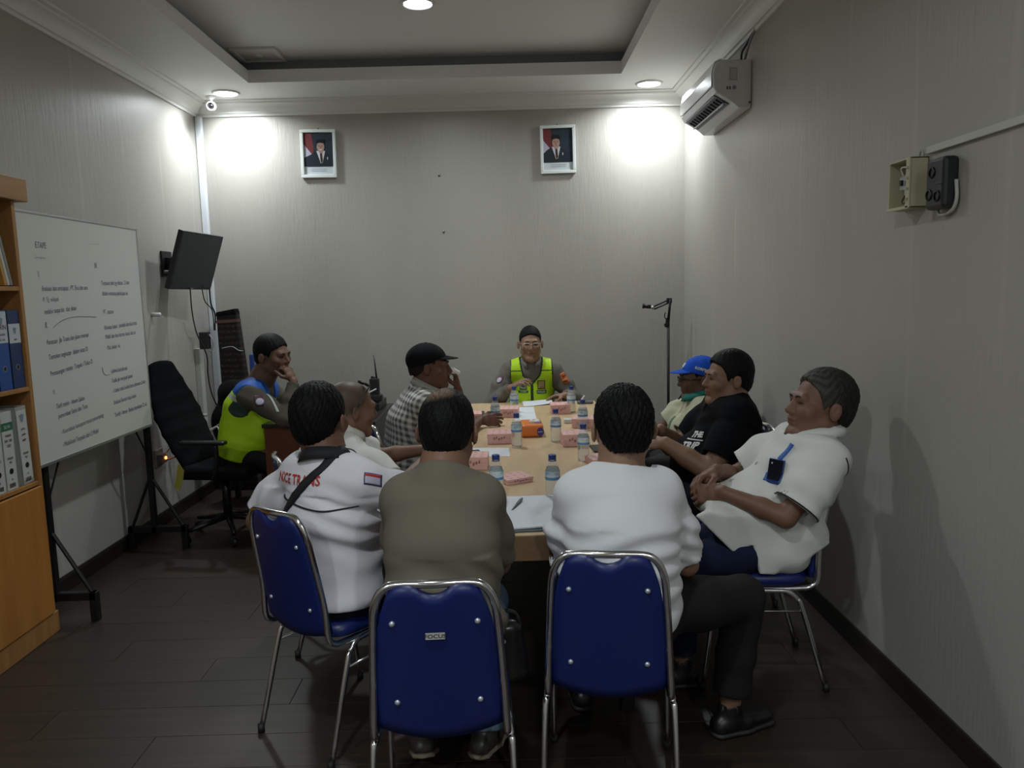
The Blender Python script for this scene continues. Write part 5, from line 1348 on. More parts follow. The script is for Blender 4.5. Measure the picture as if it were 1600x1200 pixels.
def vest(pp, v=.005, shin=True, half=.150, voff=.016, extra=None, hem=-.02, silver=None, open_=.075, neckdepth=.13):
    F = Field(); pp.torso_field(F, voff)
    folds(F, .0025, 4, 22, (.4, .2, 1))
    rt, sp, fw, nb = [a.astype(np.float32) for a in (pp.rt2, pp.sp, pp.fw, pp.nb)]
    # arm holes
    def armh(P):
        q = P-nb; x = np.abs(q@rt); z = q@sp; lim = np.interp(z, [-.25, -.17, -.06, .05], [half+.04, half-.002, half-.008, half-.012]).astype(np.float32); return (x-lim).astype(np.float32)
    F.func(armh, .003)
    F.plane(pp.hip+pp.sp*hem, -pp.sp)
    F.cone(pp.nb-pp.sp*.02, pp.nb+pp.sp*.2, .070, .085, .003, 'sub')
    def neck(P):   # deep V opening at the front
        q = P-nb; x = np.abs(q@rt); z = q@sp; y = q@fw
        w = np.interp(z, [-neckdepth, -neckdepth*.5, .02, .1], [0, open_*.75, open_, open_+.01]).astype(np.float32)
        return np.where(y > .0, w-x, -.3).astype(np.float32)
    F.func(neck, .002)
    def cf(P):
        C = np.tile(LIME, (len(P), 1)); q = P-nb; x = np.abs(q@rt); z = q@sp; y = q@fw
        lim = np.interp(z, [-.25, -.17, -.06, .05], [half+.04, half-.002, half-.008, half-.012])
        w = np.interp(z, [-neckdepth, -neckdepth*.5, .02, .1], [0, open_*.75, open_, open_+.01])
        C[(x > lim-.009)] = LIMED; C[(y > 0) & (x < w+.010)] = LIMED; C[(y > 0) & (x < .007)] = LIMED
        C[(np.abs(z+.030) < .0035) & (y > -.03) & (x > .05)] = LIMED*2
        if silver: C = silver(P, C, x, y, z)
        return C
    pp.VF = F; o = sdf_obj('vest', F, v, attr_mat('vest_cloth', .6, (120, .1, .002), spec=.3), pp.t, color=cf, org=pp.org)
    return o
vo = vest(p, .0042, half=.165)
def vc(u, w): return p.nb+p.rt*u*-1+p.fw*.12+p.sp*w      # u>0 = picture right
PT1 = mat('patch_dark', (.02, .035, .06), .6); PT2 = mat('patch_pale', (.40, .50, .42), .6); PT3 = mat('patch_gold', (.42, .33, .12), .55); PT4 = mat('patch_blue', (.03, .10, .22), .6)
fwv = p.fw
decal('badge_border', p.VF, vc(-.062, -.155), fwv, p.sp, .052, .064, PT1, vo, p.org, lift=.002)
decal('badge_field', p.VF, vc(-.062, -.155), fwv, p.sp, .044, .056, PT2, vo, p.org, lift=.0035)
decal('badge_emblem', p.VF, vc(-.062, -.150), fwv, p.sp, .034, .036, PT4, vo, p.org, 'shield', lift=.005)
decal('badge_wings', p.VF, vc(-.062, -.138), fwv, p.sp, .040, .008, PT4, vo, p.org, lift=.0052)
decal('badge_star', p.VF, vc(-.062, -.148), fwv, p.sp, .010, .012, PT2, vo, p.org, 'disc', lift=.006)
decal('badge_border', p.VF, vc(.070, -.155), fwv, p.sp, .056, .064, PT1, vo, p.org, lift=.002)
decal('badge_field', p.VF, vc(.070, -.155), fwv, p.sp, .046, .054, PT3, vo, p.org, lift=.0035)
decal('badge_text_line', p.VF, vc(.070, -.172), fwv, p.sp, .026, .005, mat('patch_brown', (.25, .10, .03), .6), vo, p.org, lift=.0045)
decal('name_strip', p.VF, vc(.070, -.207), fwv, p.sp, .070, .024, PT1, vo, p.org, lift=.002)
text_on('lettering', p.VF, 'POLISI', .019, vc(.070, -.214), fwv, p.sp, PT2, vo, p.org, .0045, sx=1.1)
decal('name_strip', p.VF, vc(-.062, -.202), fwv, p.sp, .070, .014, PT4, vo, p.org, lift=.002)
text_on('lettering', p.VF, 'LALU LINTAS', .008, vc(-.062, -.205), fwv, p.sp, PT2, vo, p.org, .0045)
for u in (-.062, .072): decal('velcro_strip', p.VF, vc(u, -.112), fwv, p.sp, .040, .006, mat('strip_lime', (.45, .60, .12), .6), vo, p.org, lift=.002)
shp = p.SF
c_ = p.shR*.8+p.arm['R'][1]*.2; decal('sleeve_badge', shp, c_+p.fw*.05-p.rt*-.03, unit(p.fw+p.rt*.75), p.up, .046, .056, mat('badge_red', (.10, .03, .06), .6), p.t, p.org, 'disc', lift=.003)
decal('sleeve_badge_star', shp, c_+p.fw*.05-p.rt*-.03-p.up*.006, unit(p.fw+p.rt*.75), p.up, .034, .036, mat('badge_lilac', (.50, .50, .62), .6), p.t, p.org, 'disc', lift=.005)
c_ = p.shL*.75+p.arm['L'][1]*.25; decal('unit_badge', shp, c_+p.fw*.05-p.rt*.03, unit(p.fw-p.rt*.8), p.up*.9+p.rt*.35, .050, .080, mat('badge_orange', (.50, .12, .03), .6), p.t, p.org, lift=.003)
for dz, cc in ((.018, (.12, .02, .01)), (-.010, (.55, .25, .05)), (-.024, (.10, .02, .01))): decal('unit_badge_mark', shp, c_+p.fw*.05-p.rt*.03+p.up*dz, unit(p.fw-p.rt*.8), p.up*.9+p.rt*.35, .034, .009, mat('badge_mark_%d' % int(cc[0]*100), cc, .6), p.t, p.org, lift=.005)
# glasses
gl = B()
GLM = mat('glasses_metal', (.55, .48, .42), .3, .6)
def glasses(hd, org, parent, m, lens=True, r=.0014):
    b = B()
    for sx in (-1, 1):
        ring = [Vector(hd.P(sx*.032+.021*math.cos(a), .104-.25*abs(.021*math.cos(a)*sx+.0)**1*.3, .006+.014*math.sin(a)*(1 if math.sin(a) < 0 else .75))-org) for a in np.linspace(0, 2*PI, 19)]
        b.tube(ring, r, 6, cap=False)
        b.tube(bez([hd.P(sx*.053, .100, .012)-org, hd.P(sx*.074, .06, .012)-org, hd.P(sx*.084, -.005, .008)-org], 4), r*1.3, 6)
        b.tube([hd.P(sx*.014, .104, .016)-org, hd.P(sx*.054, .101, .016)-org], r*1.9, 6)
    b.tube([hd.P(-.012, .105, .010)-org, hd.P(.012, .105, .010)-org], r*1.2, 6)
    return b.obj('glasses', m, parent, smooth=True)
glasses(hd, p.org, p.t, GLM)
print('officer', time.time()-T0, TRI)
def ribbon(name, F, pts, wd, nrm, m, parent, org, lift=.003, n=8):
    """strap or seam laid on a garment: points projected along nrm (one per point or shared)"""
    P = bez(pts, n); P = np.array([tuple(q) for q in P]); N_ = np.array(nrm, float)
    if N_.ndim == 1: N_ = np.tile(unit(N_), (len(P), 1))
    else:
        t = np.linspace(0, len(N_)-1, len(P)); N_ = np.stack([np.interp(t, range(len(N_)), N_[:, j]) for j in range(3)], -1); N_ /= np.linalg.norm(N_, axis=1)[:, None]
    T_ = np.gradient(P, axis=0); T_ /= np.linalg.norm(T_, axis=1)[:, None]; S_ = np.cross(T_, N_); vs = []
    for off in (-wd/2, 0, wd/2):
        Q = P+S_*off+N_*.07
        for _ in range(24): Q = Q-N_*(F.at(Q)*.8)[:, None]
        vs.append(Q+N_*lift)
    vs = vs+[v-N_*lift*1.5 for v in vs]; L = len(P); V = np.concatenate(vs)-org; fs = []
    for i in range(L-1):
        for a, b in ((0, 1), (1, 2)): fs.append((a*L+i, a*L+i+1, b*L+i+1, b*L+i))
        fs += [(i, 3*L+i, 3*L+i+1, i+1), (2*L+i, 2*L+i+1, 5*L+i+1, 5*L+i)]
    o = new_mesh(name, V, fs, m, parent, True); return o
WHITE_S = (.60, .61, .61)
BLKC = mat('trim_black', (.012, .012, .015), .8)
# ------------------------------------------------------------------ man in the olive shirt, seen from behind
hd = Head((-.188, 2.285, 1.128), .14, -.08, .02, 1.02, .98)
p = Person('man in plain olive tee and jeans, back to us, with a thinning crown', (-.205, 2.13, .535), .05, lean=.13, torso=.472, shw=.122, head=hd, girth=.97, chest=.93, belly=.3, slump=.03)
p.arms('R', (-.06, 2.55, .79), (.12, -.2, -1), f=(-.5, .8, 0), curl=(.4, .5, .6, .6))
p.arms('L', (-.34, 2.56, .79), (-.10, -.2, -1), f=(.4, .8, 0), curl=(.4, .5, .6, .6))
p.legs([(-.31, 2.36, .135), (-.11, 2.38, .125)], foot_dirs=[(-.1, 1, 0), (.35, 1, 0)])
p.body(skin=SK2, neck_r=.066, fine=.006)
hd.eyes(p.org, p.t)
def crown(q, C):
    d = np.sqrt(((q[:, 0]+.012)/.042)**2+((q[:, 1]+.055)/.036)**2+((q[:, 2]-.105)/.04)**2)
    st = .5+.5*np.sin(np.arctan2(q[:, 0]+.012, q[:, 2]-.09)*17+q[:, 1]*90+3*np.sin(q[:, 0]*160)); w = np.clip(1.25-d, 0, 1)*(.35+.65*st); w = np.clip(w*1.1, 0, .75)[:, None]
    return C*(1-w)+np.array((.27, .175, .105))*w
hd.hair(p.org, p.t, [(-.14, -.060), (-.06, -.058), (-.036, -.035), (-.018, .008), (.012, .010), (.026, .0), (.034, .03), (.06, .066), (.085, .084), (.12, .102)], .0125, bald=crown, v=.0035, spike=.0016)
OLV = (.155, .14, .105)
p.shirt(OLV, 'short', sleeve_len=.88, off=.010, loose=.004, fold=.006, seed=1, v=.007, fmask=lambda P: .35+1.0*(P[..., 2] < .82), armr=.92)
nd = unit(hd.c-p.nb)
rp = [p.nb+nd*.040+np.array((math.sin(a)*.073, .004+math.cos(a)*.071, -.014*math.cos(a)))-p.org for a in np.linspace(0, 2*PI, 33)]
B().tube(rp, .0045, 6, cap=False).obj('neck_rib', mat('olive_rib', OLV, .85), p.t, smooth=True)
rp = [p.nb+nd*.028+np.array((math.sin(a)*.079, .004+math.cos(a)*.077, -.014*math.cos(a)))-p.org for a in np.linspace(0, 2*PI, 33)]
B().tube(rp, .004, 6, cap=False).obj('neck_rib', mat('olive_rib', OLV, .85), p.t, smooth=True)
p.trousers((.17, .26, .38), cuff=.035, fold=.006, off=.02); p.shoes((.05, .045, .035), (.30, .27, .20), pitch=(.45, .15))
t = thing('leather_bag', 'small black leather bag hanging at the olive man\'s right hip', 'bag', (-.035, 2.17, .575))
sdf_obj('bag_body', func_ := Field().econe((0, 0, -.02), (.01, 0, -.15), (.055, .035), (.065, .045), (1, 0, 0), .01), .006, mat('black_leather', (.012, .011, .010), .28, bump=(30, .4, .006)), t)
B().tube(bez([(-.04, 0, 0), (-.02, 0, .03), (.03, 0, .03), (.05, 0, -.01)]), .006, 6).obj('strap', mat('black_leather', (.012, .011, .010), .28), t)
B().lathe([(0, .004), (.007, .003), (.007, 0)], 10, xf((.0, -.043, -.04), 0, PI/2), close=False).obj('stud', CH, t)
# ------------------------------------------------------------------ man in the plain white tee, seen from behind
hd = Head((.352, 2.365, 1.106), -.10, -.10, 0, 1.06, 1.04)
p = Person('man in plain white tee and dark trousers, back to us, foot out right', (.335, 2.285, .54), -.05, lean=.10, torso=.432, shw=.137, head=hd, girth=1.02, chest=.98, belly=.3)
p.arms('R', (.47, 2.58, .79), (.45, -.3, -1), f=(-.4, .9, 0))
p.arms('L', (.24, 2.60, .79), (-.25, -.3, -1), f=(.3, .9, 0))
p.legs([(.24, 2.72, .09), (.735, 2.50, .09)], knees_pole=[(0, .3, 1), (.75, .4, 1)], foot_dirs=[(0, 1, 0), (.85, .35, 0)])
p.body(skin=SK1, neck_r=.062, fine=.006); hd.eyes(p.org, p.t)
hd.hair(p.org, p.t, [(-.14, -.062), (-.06, -.056), (-.036, -.03), (-.018, .010), (.012, .014), (.026, .0), (.034, .03), (.06, .066), (.085, .084), (.12, .102)], .0125, v=.0035, spike=.0030, top=.008)
bz = lambda P: .25+1.1*(P[..., 2] < .84)*(P[..., 2] > .5)
p.shirt((.74, .75, .77), 'short', sleeve_len=.90, off=.010, loose=.006, hem=-.055, fold=.009, seed=8, v=.007, fmask=bz, ff=42, fd=(.1, .1, 1))
nd = unit(hd.c-p.nb)
rp = [p.nb+nd*.037+np.array((math.sin(a)*.071, .004+math.cos(a)*.069, -.014*math.cos(a)))-p.org for a in np.linspace(0, 2*PI, 33)]
B().tube(rp, .0045, 6, cap=False).obj('neck_rib', mat('white_rib', (.74, .75, .77), .85), p.t, smooth=True)
p.trousers((.014, .0135, .0135), cuff=.11, fold=.004, off=.018); p.shoes((.008, .008, .008))
# ------------------------------------------------------------------ man with lettering on the back of his white shirt
hd = Head((-.665, 2.665, 1.112), .28, -.02, .03, 1.08, 1.0)
p = Person('man in white black-collared shirt with red lettering on its back', (-.640, 2.60, .54), .58, lean=.05, torso=.435, shw=.158, head=hd, girth=1.02, chest=1.02, belly=.5, tilt=-.02, slump=.0)
p.arms('R', (-.30, 2.92, .80), (.75, -.5, -.5), f=(.4, .9, -.05))
p.arms('L', (-.78, 2.95, .66), (-.9, -.1, -.5), f=(.5, .8, -.3))
p.legs([(-.45, 2.98, .09), (-.26, 2.93, .09)])
p.body(skin=SK3, neck_r=.066, fine=.006); hd.eyes(p.org, p.t)
hd.hair(p.org, p.t, [(-.14, -.075), (-.06, -.066), (-.036, -.035), (-.018, .008), (.012, .012), (.026, -.008), (.034, .03), (.06, .066), (.085, .084), (.12, .102)], .0125, v=.0035, spike=.0022)
pp_ = p
p.shirt((.72, .72, .76), 'short', sleeve_len=.80, off=.010, loose=.010, hem=-.05, fold=.010, seed=5, v=.0065, ff=34, fd=(-.25, .1, 1), fmask=lambda P: .3+1.0*(P[..., 2] < .88))
p.collar((.012, .012, .015), r=.080, h=.036, m=BLKC, flare=.028, drop=.012)
RED = mat('letter_red', (.48, .03, .035), .6)
bk_ = -p.fw
text_on('lettering', p.SF, 'NICE TRANS', .046, p.nb-p.sp*.062-p.rt*.050-p.fw*.10, bk_, p.sp-p.rt*.04, RED, p.t, p.org, .003, sx=.92)
N_ = [unit(p.sp*.9-p.fw*.4), unit(-p.fw+p.sp*.4), -p.fw, unit(-p.fw-p.rt*.5), unit(-p.rt-p.fw*.4)]
ribbon('shoulder_strap', p.SF, [p.nb+p.rt*.085+p.fw*.03, p.nb+p.rt*.055-p.fw*.06-p.sp*.02, p.nb-p.rt*.03-p.fw*.10-p.sp*.09, p.nb-p.rt*.12-p.fw*.08-p.sp*.19, p.nb-p.rt*.19-p.fw*.0-p.sp*.29], .030, N_, BLKC, p.t, p.org, .006)
ribbon('back_seam', p.SF, [p.nb-p.rt*.145-p.sp*.118-p.fw*.08, p.nb-p.rt*.08-p.sp*.125-p.fw*.10, p.nb+p.rt*.08-p.sp*.135-p.fw*.10, p.nb+p.rt*.185-p.sp*.125-p.fw*.05], .004, [unit(-p.fw-p.rt*.5), -p.fw, -p.fw, unit(-p.fw+p.rt*.5)], BLKC, p.t, p.org, .005)
cuff_ring(p, 'L', .80, .075, BLKC); cuff_ring(p, 'R', .80, .075, BLKC)
sh, el, wr = p.arm['R']; c_ = sh*.80+el*.20
nn = unit(p.rt*.45-p.fw*.75+p.up*.5)
decal('sleeve_badge', p.SF, c_, nn, p.up, .052, .040, mat('badge_navy', (.05, .04, .12), .6), p.t, p.org, lift=.003)
decal('sleeve_badge_field', p.SF, c_, nn, p.up, .044, .032, mat('badge_lilac', (.50, .50, .62), .6), p.t, p.org, lift=.0045)
decal('sleeve_badge_band', p.SF, c_+p.up*.013, nn, p.up, .046, .008, RED, p.t, p.org, lift=.006)
p.trousers((.018, .018, .025)); p.shoes((.01, .01, .01))
# ------------------------------------------------------------------ shaved man with sunglasses pushed up
hd = Head((-.712, 3.425, 1.035), 1.02, -.12, .05, 1.08, 1.0)
p = Person('shaved-head man in plain white shirt with sunglasses pushed up on his scalp', (-.88, 3.36, .54), 1.12, lean=.34, torso=.40, shw=.170, head=hd, girth=1.05, chest=1.05, belly=.4)
p.arms('R', (-.40, 3.36, .79), (.3, -.8, -.5), f=(.9, .3, 0))
p.arms('L', (-.42, 3.66, .79), (-.2, .8, -.5), f=(.9, -.1, 0))
p.legs([(-.40, 3.60, .09), (-.40, 3.43, .09)])
lim = lambda y: np.interp(y, [-.14, -.06, -.03, .02, .05, .09, .12], [-.05, -.045, -.01, .03, .07, .095, .11])
p.body(skin=SK2, neck_r=.064, scalp=((.105, .070, .048), lim)); hd.eyes(p.org, p.t)
SG = mat('sunglass_black', (.008, .008, .009), .2)
b = B()
for sx in (-1, 1):
    b.tube(bez([hd.P(sx*.086, -.018, .004)-p.org, hd.P(sx*.088, .0, .035)-p.org, hd.P(sx*.078, .030, .088)-p.org, hd.P(sx*.062, .045, .104)-p.org], 5), .0032, 6)
b.obj('sunglasses', SG, p.t, smooth=True)
for sx in (-1, 1):
    f = Field().ell(hd.P(sx*.032, .046, .108), (.029, .018, .007), rotm(0, -.5) @ hd.R); sdf_obj('sunglass_lens', f, .004, SG, p.t, org=p.org)
p.shirt((.72, .72, .68), 'short', sleeve_len=.80, off=.010, loose=.022, hem=-.04, fold=.006, seed=11, v=.0075); p.collar((.72, .72, .68), r=.078, drop=-.012)
p.trousers((.02, .02, .025)); p.shoes((.01, .01, .01))
# ------------------------------------------------------------------ man in the checked shirt and black cap
hd = Head((-.442, 4.31, 1.128), 1.50, -.02, .0, 1.08, 1.0)
p = Person('man in grey checked shirt and black cap wiping his face with a tissue', (-.60, 4.28, .545), 1.45, lean=.27, torso=.455, shw=.165, head=hd, girth=1.0, chest=1.08, belly=.5)
p.arms('L', (-.295, 4.38, .985), (.3, .6, -1.0), f=(-.12, -.02, 1), n=(-1, -.1, .0), thumbside=(.1, -1, 0), curl=(.9, .95, 1.0, 1.0), thumb=.7)
p.arms('R', (-.175, 4.44, .795), (.2, -.8, -.6), f=(.95, .12, .02), n=(0.1, .8, -.35), thumbside=(.2, .2, 1), curl=(.45, .5, .55, .6), thumb=.6)
p.legs([(-.22, 4.38, .09), (-.22, 4.20, .09)])
p.body(skin=(.12, .055, .034), neck_r=.066, fine=.0042, extra=[((-.30, 4.36, 1.06), .09)]); hd.eyes(p.org, p.t)
pp_ = p
def plaid(P, C):
    q = P-pp_.hip; u = q@pp_.rt*1.0+np.arctan2(q@pp_.fw, np.abs(q@pp_.rt)+.05)*.14; w = q@pp_.sp
    for sd, (sh, el, wr) in pp_.arm.items():
        d = unit(el-sh); t = (P-sh)@d; r = np.linalg.norm(P-sh-t[:, None]*d, axis=1); m = (r < .085) & (t > .05); w = np.where(m, t, w); u = np.where(m, (P@pp_.up)*.9+(P@pp_.rt)*.4, u)
    a = np.sin(u*2*PI/.034); b_ = np.sin(w*2*PI/.034); k = np.clip(.5+a*1.2, 0, 1)*.5+np.clip(.5+b_*1.2, 0, 1)*.5
    return (np.array((.09, .088, .08))*(1-k[:, None])+np.array((.60, .59, .54))*k[:, None])
p.shirt((.4, .4, .38), 'short', sleeve_len=.85, off=.012, loose=.020, hem=-.05, fold=.003, seed=3, v=.0055, color=plaid, m=attr_mat('cloth_check', .85, (160, .1, .002), spec=.2))
p.collar((.36, .36, .33), r=.078, drop=-.012)
p.trousers((.03, .03, .035)); p.shoes((.01, .01, .01))
CAPM = attr_mat('cap_cloth', .8, (200, .2, .001), spec=.12)
co, cf_, q_ = cap_obj(hd, p.org, p.t, (.005, .0055, .007), CAPM, visor=.080)
def p4h(q, C): return C
hd.hair(p.org, p.t, HL_CROP, .004, spike=.0005, v=.005, col=(.02, .014, .012))
f = Field().ell((-.335, 4.355, 1.098), (.035, .03, .020)).ell((-.365, 4.335, 1.108), (.022, .02, .014), k=.01).ell((-.30, 4.37, 1.085), (.022, .018, .018), k=.01); f.func(lambda P: .004*np.sin(150*P[..., 0]+90*P[..., 2]+4*np.sin(80*P[..., 1])), op='disp')
t = sdf_obj('face_tissue', f, .0035, mat('tissue_white', (.72, .72, .72), .8)); tag(t, 'crumpled white tissue pressed to the face under the black cap', 'tissue')
# ------------------------------------------------------------------ seated officer on the left, chin on his hand
hd = Head((-1.500, 4.90, 1.168), 1.92, -.10, .06, 1.08, 1.10)
p = Person('officer with chin on fist, lime vest with blue shoulders, by the desk', (-1.755, 4.93, .555), 1.62, lean=.33, torso=.455, shw=.155, head=hd, girth=1.0, chest=1.02, belly=.5)
p.arms('R', (-1.355, 4.81, 1.010), (.5, -.5, -1), f=(-.42, .12, .9), n=(-.7, .35, -.4), thumbside=(-.6, -.5, .1), curl=(1.0, 1.0, 1.0, 1.0), thumb=.3)
p.arms('L', (-1.22, 4.98, .80), (.2, .7, -.7), f=(.8, -.6, 0))
p.legs([(-1.22, 5.00, .09), (-1.24, 4.84, .09)])
p.body(skin=(.15, .078, .05), neck_r=.074, fine=.0042, extra=[((-1.40, 4.84, 1.07), .08)]); hd.eyes(p.org, p.t, (-.15, .0))
hd.hair(p.org, p.t, HL_SHORT, .010, spike=.0015, v=.004, top=.006)
UNI2 = (.095, .088, .068)
p.shirt(UNI2, 'long', fold=.004, seed=6, vneck=.04, loose=.006, off=.008)
BLUV = np.array((.02, .10, .42), np.float32)
def sv(P, C, x, y, z):
    C[(z > -.085)] = BLUV; C[(z < -.085) & (z > -.110) & (x > .02)] = SILV; C[(z < -.40)] = LIME*.7
    C[(np.abs(z+.078) < .006)] = LIME
    return C
vo = vest(p, .0048, half=.190, voff=.022, silver=sv, hem=-.03, open_=.055)
c_ = p.shR*.72+p.arm['R'][1]*.28; nn = unit(p.rt*.9+p.fw*.35+p.up*.25)
decal('sleeve_badge', p.SF, c_, nn, p.up, .064, .075, mat('badge_maroon', (.08, .03, .05), .6), p.t, p.org, 'shield', lift=.004)
decal('sleeve_badge_star', p.SF, c_-p.up*.006, nn, p.up, .048, .046, mat('badge_lilac', (.50, .50, .62), .6), p.t, p.org, 'disc', lift=.006)
ribbon('badge_ribbon', p.SF, [c_+p.fw*.055+p.up*.05, c_+p.fw*.065, c_+p.fw*.07-p.up*.05], .014, unit(p.rt*.7+p.fw*.6), mat('ribbon_white', (.5, .52, .5), .6), p.t, p.org, .004)
p.trousers((.012, .012, .012)); p.shoes((.008, .008, .008))
# ------------------------------------------------------------------ man in the black tee
hd = Head((1.058, 3.70, 1.090), -PI/2-.12, .02, 0, 1.07, 1.04)
p = Person('heavy man in black V-neck tee with white print, arms on the table', (1.06, 3.70, .55), -PI/2, lean=-.04, torso=.445, shw=.170, head=hd, girth=1.18, chest=1.16, belly=.9, slump=.0)
p.arms('L', (.735, 3.58, .805), (.3, -.6, -1), f=(-.9, .35, .05), n=(0, .6, -.8), thumbside=(0, .3, 1), curl=(.6, .65, .7, .7), thumb=.5, ua=.30, fa=.25, hs=1.05)
p.arms('R', (.745, 3.76, .835), (.3, .6, -.6), f=(-.9, -.3, -.05), n=(0, -.6, -.8), thumbside=(0, -.3, 1), curl=(.6, .65, .7, .7), thumb=.5, ua=.30, fa=.25, hs=1.05)
for sd in 'LR':
    sh, el, wr = p.arm[sd]; p.skin.chain([sh, el, el*.5+wr*.5, wr], [.056, .050, .044, .030], .02)
p.legs([(.62, 3.60, .09), (.62, 3.80, .09)])
p.body(skin=(.225, .125, .075), neck_r=.074, fine=.0042); hd.eyes(p.org, p.t, (0, 0))
hd.hair(p.org, p.t, [(-.14, -.060), (-.07, -.060), (-.045, -.04), (-.022, .008), (.008, .012), (.022, -.006), (.032, .03), (.052, .070), (.07, .082), (.12, .108)], .0135, v=.0038, spike=.0012, top=.010)
p.shirt((.0045, .005, .0065), 'short', sleeve_len=.74, off=.012, loose=.018, hem=-.05, fold=.004, seed=9, v=.007, vneck=.07)
PW2 = mat('print_tee_white', (.6, .6, .6), .6); nn = unit(p.fw+p.rt*-.55); c_ = p.nb-p.sp*.19+p.fw*.14-p.rt*.055
text_on('lettering', p.SF, 'THE', .034, c_+p.up*.02, nn, p.up+p.rt*.1, PW2, p.t, p.org, .004, bold=.002)
text_on('lettering', p.SF, 'TRIP', .040, c_-p.up*.030, nn, p.up+p.rt*.1, PW2, p.t, p.org, .004, bold=.002)
ribbon('print_line', p.SF, [c_-p.rt*-.05+p.up*.008, c_+p.up*.008, c_-p.rt*.05+p.up*.008], .005, nn, PW2, p.t, p.org, .004)
p.trousers((.012, .014, .022)); p.shoes((.01, .01, .01))
# ------------------------------------------------------------------ man in the blue cap
hd = Head((1.090, 4.38, 1.010), -PI/2+.05, -.04, 0, 1.06, 1.0)
p = Person('man in blue cap and cream shirt with teal collar, beyond the black tee', (1.11, 4.38, .535), -PI/2, lean=.03, torso=.36, shw=.165, head=hd, girth=1.0, belly=.4)
p.arms('L', (.72, 4.28, .80), (.3, -.6, -1), f=(-1, .1, 0)); p.arms('R', (.72, 4.48, .80), (.3, .6, -1), f=(-1, -.1, 0))
p.legs([(.66, 4.30, .09), (.66, 4.46, .09)])
p.body(skin=(.15, .075, .048), neck_r=.062); hd.eyes(p.org, p.t)
hd.hair(p.org, p.t, HL_CROP, .004, spike=.0005, v=.005)
TEAL = np.array((.01, .16, .12)); pp_ = p
def p8c(P, C):
    q = P-pp_.nb; x = q@pp_.rt; y = q@pp_.fw; z = q@pp_.sp; C[(np.abs(x) < .022) & (y > 0) & (z > -.16) & (z < -.09)] = TEAL
    m = (np.abs(x) < .006) & (y > 0); C[m] = (.30, .22, .08); return C
p.shirt((.50, .50, .36), 'short', off=.010, loose=.018, fold=.004, seed=4, color=p8c); p.collar(tuple(TEAL), r=.078, drop=-.015, flare=.034)
p.trousers((.03, .03, .03)); p.shoes((.01, .01, .01))
co, cf_, q_ = cap_obj(hd, p.org, p.t, (.015, .085, .52), CAPM, visor=.085)
c_ = hd.P(-.0, .082, .086); nn = unit(hd.P(0, .1, .06)-hd.P(0, 0, 0)); decal('cap_emblem', cf_, c_, nn, hd.R[2], .034, .034, mat('emblem_white', (.6, .62, .55), .6), co, p.org, 'disc', lift=.003)
c_ = hd.P(-.10, .0, .058); text_on('lettering', cf_, 'KORPRI', .020, c_, -hd.R[0], hd.R[2]+hd.R[1]*-.3, mat('emblem_white', (.6, .62, .55), .6), co, p.org, .003, bold=.0008)
glasses(hd, p.org, p.t, SG, r=.002)
# ------------------------------------------------------------------ reclining man in white by the right wall
hd = Head((1.197, 2.93, 1.069), -PI/2-.10, .16, .0, 1.155, 1.0)
p = Person('grey-haired man in white shirt leaning back, hands clasped over his belly', (1.045, 2.935, .55), -PI/2, lean=-.36, torso=.424, shw=.178, head=hd, girth=1.07, chest=1.09, belly=.9, slump=-.02)
p.arms('L', (.800, 2.825, .768), (0, -.5, -1), f=(-.80, .45, -.15), n=(.5, .6, -.5), thumbside=(-.2, .2, 1), curl=(.55, .6, .65, .7), thumb=.3, ua=.262, fa=.236, hs=1.0)
p.arms('R', (.810, 2.965, .820), (.1, .8, -.5), f=(-.80, -.35, -.25), n=(.3, -.3, -.8), thumbside=(-.1, -.6, .5), curl=(.45, .5, .55, .6), thumb=.3, ua=.28, fa=.245, hs=1.0, spread=.09)
p.legs([(.64, 2.83, .09), (.64, 3.01, .09)], th=.40)
p.body(skin=(.19, .098, .062), neck_r=.066, fine=.004); hd.eyes(p.org, p.t, (0, -.12), half=True)
def greyh(q, C):
    n_ = .5+.5*np.sin(q[:, 0]*210+q[:, 2]*120+4*np.sin(q[:, 1]*70)); k = np.clip((q[:, 1]+.04)*9, 0, 1)*.55+.12; k = (k*(.45+.55*n_))[:, None]
    return C*(1-k)+np.array((.15, .14, .115))*k
hd.hair(p.org, p.t, [(-.14, -.062), (-.07, -.062), (-.045, -.04), (-.022, .004), (.008, .008), (.020, -.002), (.030, .028), (.046, .058), (.066, .092), (.085, .100), (.12, .118)], .014, v=.0036, spike=.002, grey=greyh, col=(.014, .013, .011), top=.004)
pp_ = p
def drape(F):
    h = p.hip; f, r, u = p.fw, p.rt, p.up
    F.econe(h+f*.08+u*.12, h+f*.29+u*.165, (.165, .085), (.135, .050), r, .05)           # front bunched over the lap
    F.sheet([(0.69, 0.692), (0.732, 0.705), (0.889, 0.682), (1.004, 0.65), (1.109, 0.724), (1.182, 0.577), (1.077, 0.525), (0.999, 0.525), (0.978, 0.467), (0.926, 0.467), (0.902, 0.582), (0.832, 0.546)], 2.782, .009, .045, .006)
p.shirt((.70, .72, .68), 'short', sleeve_len=.80, off=.012, loose=.026, hem=-.20, fold=.008, seed=12, v=.0062, extra=drape, vneck=.03, fd=(.6, .1, .8), ff=26)
p.collar((.70, .72, .68), r=.080, open_=.45, h=.030, flare=.034, drop=-.018)
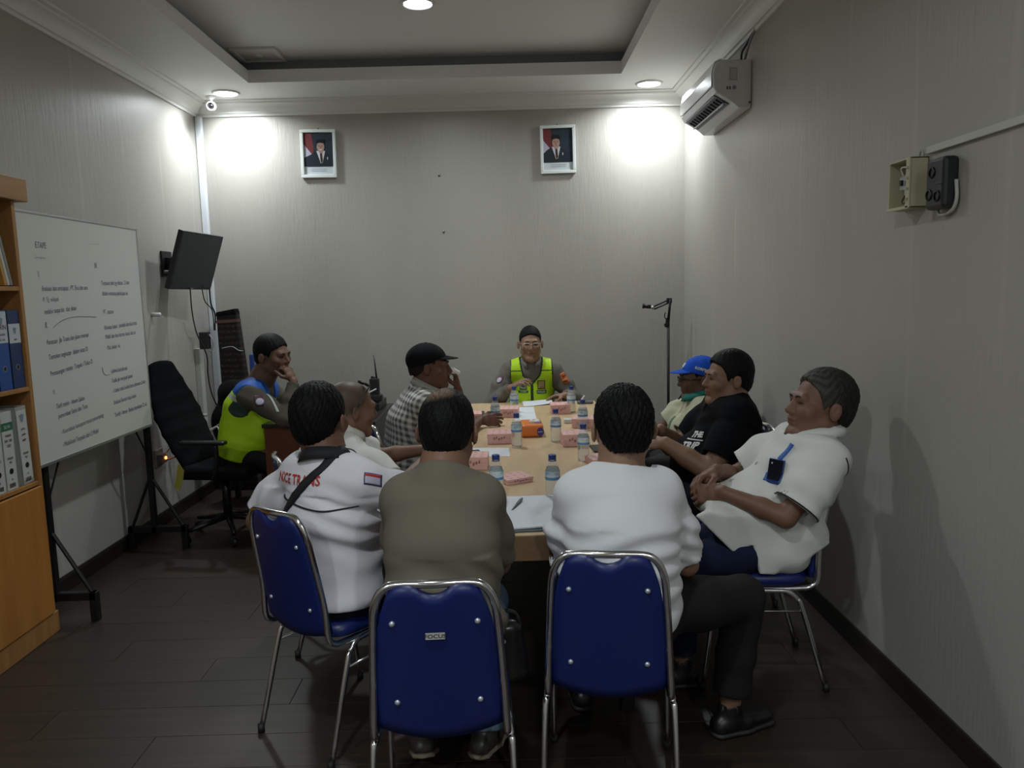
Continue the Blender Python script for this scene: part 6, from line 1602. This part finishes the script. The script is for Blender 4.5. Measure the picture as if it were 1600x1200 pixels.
cuff_ring(p, 'L', .80, .088, BLKC)
BT = mat('trim_blue', (.03, .12, .42), .6)
nn = unit(p.fw*.75-p.rt*.55+p.up*.2)
c_ = p.nb-p.sp*.145+p.fw*.12-p.rt*.085
decal('pocket_flap', p.SF, c_-p.up*.0, nn, p.sp+p.rt*.25, .078, .030, BT, p.t, p.org, lift=.005)
ribbon('collar_trim', p.SF, [p.nb+p.fw*.085-p.rt*.055-p.sp*.02, p.nb+p.fw*.10-p.rt*.060-p.sp*.055, p.nb+p.fw*.105-p.rt*.055-p.sp*.085], .017, unit(p.fw*.7-p.rt*.7+p.up*.3), BT, p.t, p.org, .010)
ribbon('yoke_piping', p.SF, [p.shL-p.fw*.01+p.rt*.00+p.sp*.0, p.shL-p.fw*.05-p.sp*.03-p.rt*.02, p.shL-p.fw*.08-p.sp*.07], .004, unit(-p.rt-p.fw*.5+p.up*.4), BLKC, p.t, p.org, .003)
for w_ in (.10, .17, .24): 
    b_ = decal('shirt_button', p.SF, p.nb-p.sp*w_+p.fw*.10, p.fw, p.sp, .010, .010, mat('button_pale', (.4, .4, .38), .4), p.t, p.org, 'disc', n=4, lift=.004)
t = thing('pocket_phone', 'blue and black phone in the reclining man\'s shirt pocket', 'phone', tuple(project(p.SF, [c_+p.sp*.022+nn*.05], nn, .010)[0]))
up_ = unit(p.sp+p.rt*.25); up_ = unit(up_-nn*(up_@nn)); rt_ = np.cross(up_, nn); Mx = Matrix((list(rt_), list(up_), list(nn))).transposed().to_4x4()
B().box(-.033, .033, -.045, .050, -.005, .004, Mx, c=.003).obj('body', mat('phone_blue', (.02, .05, .18), .3), t)
B().box(-.030, .030, -.030, .047, .004, .0048, Mx).obj('back_glass', mat('phone_black', (.008, .010, .02), .15), t)
B().box(-.020, -.014, .030, .036, .0048, .0056, Mx).obj('lens', mat('lens_pale', (.6, .6, .6), .2), t)
p.trousers((.010, .016, .045), top=.03); p.shoes((.01, .01, .01))
print('people', time.time()-T0, TRI)
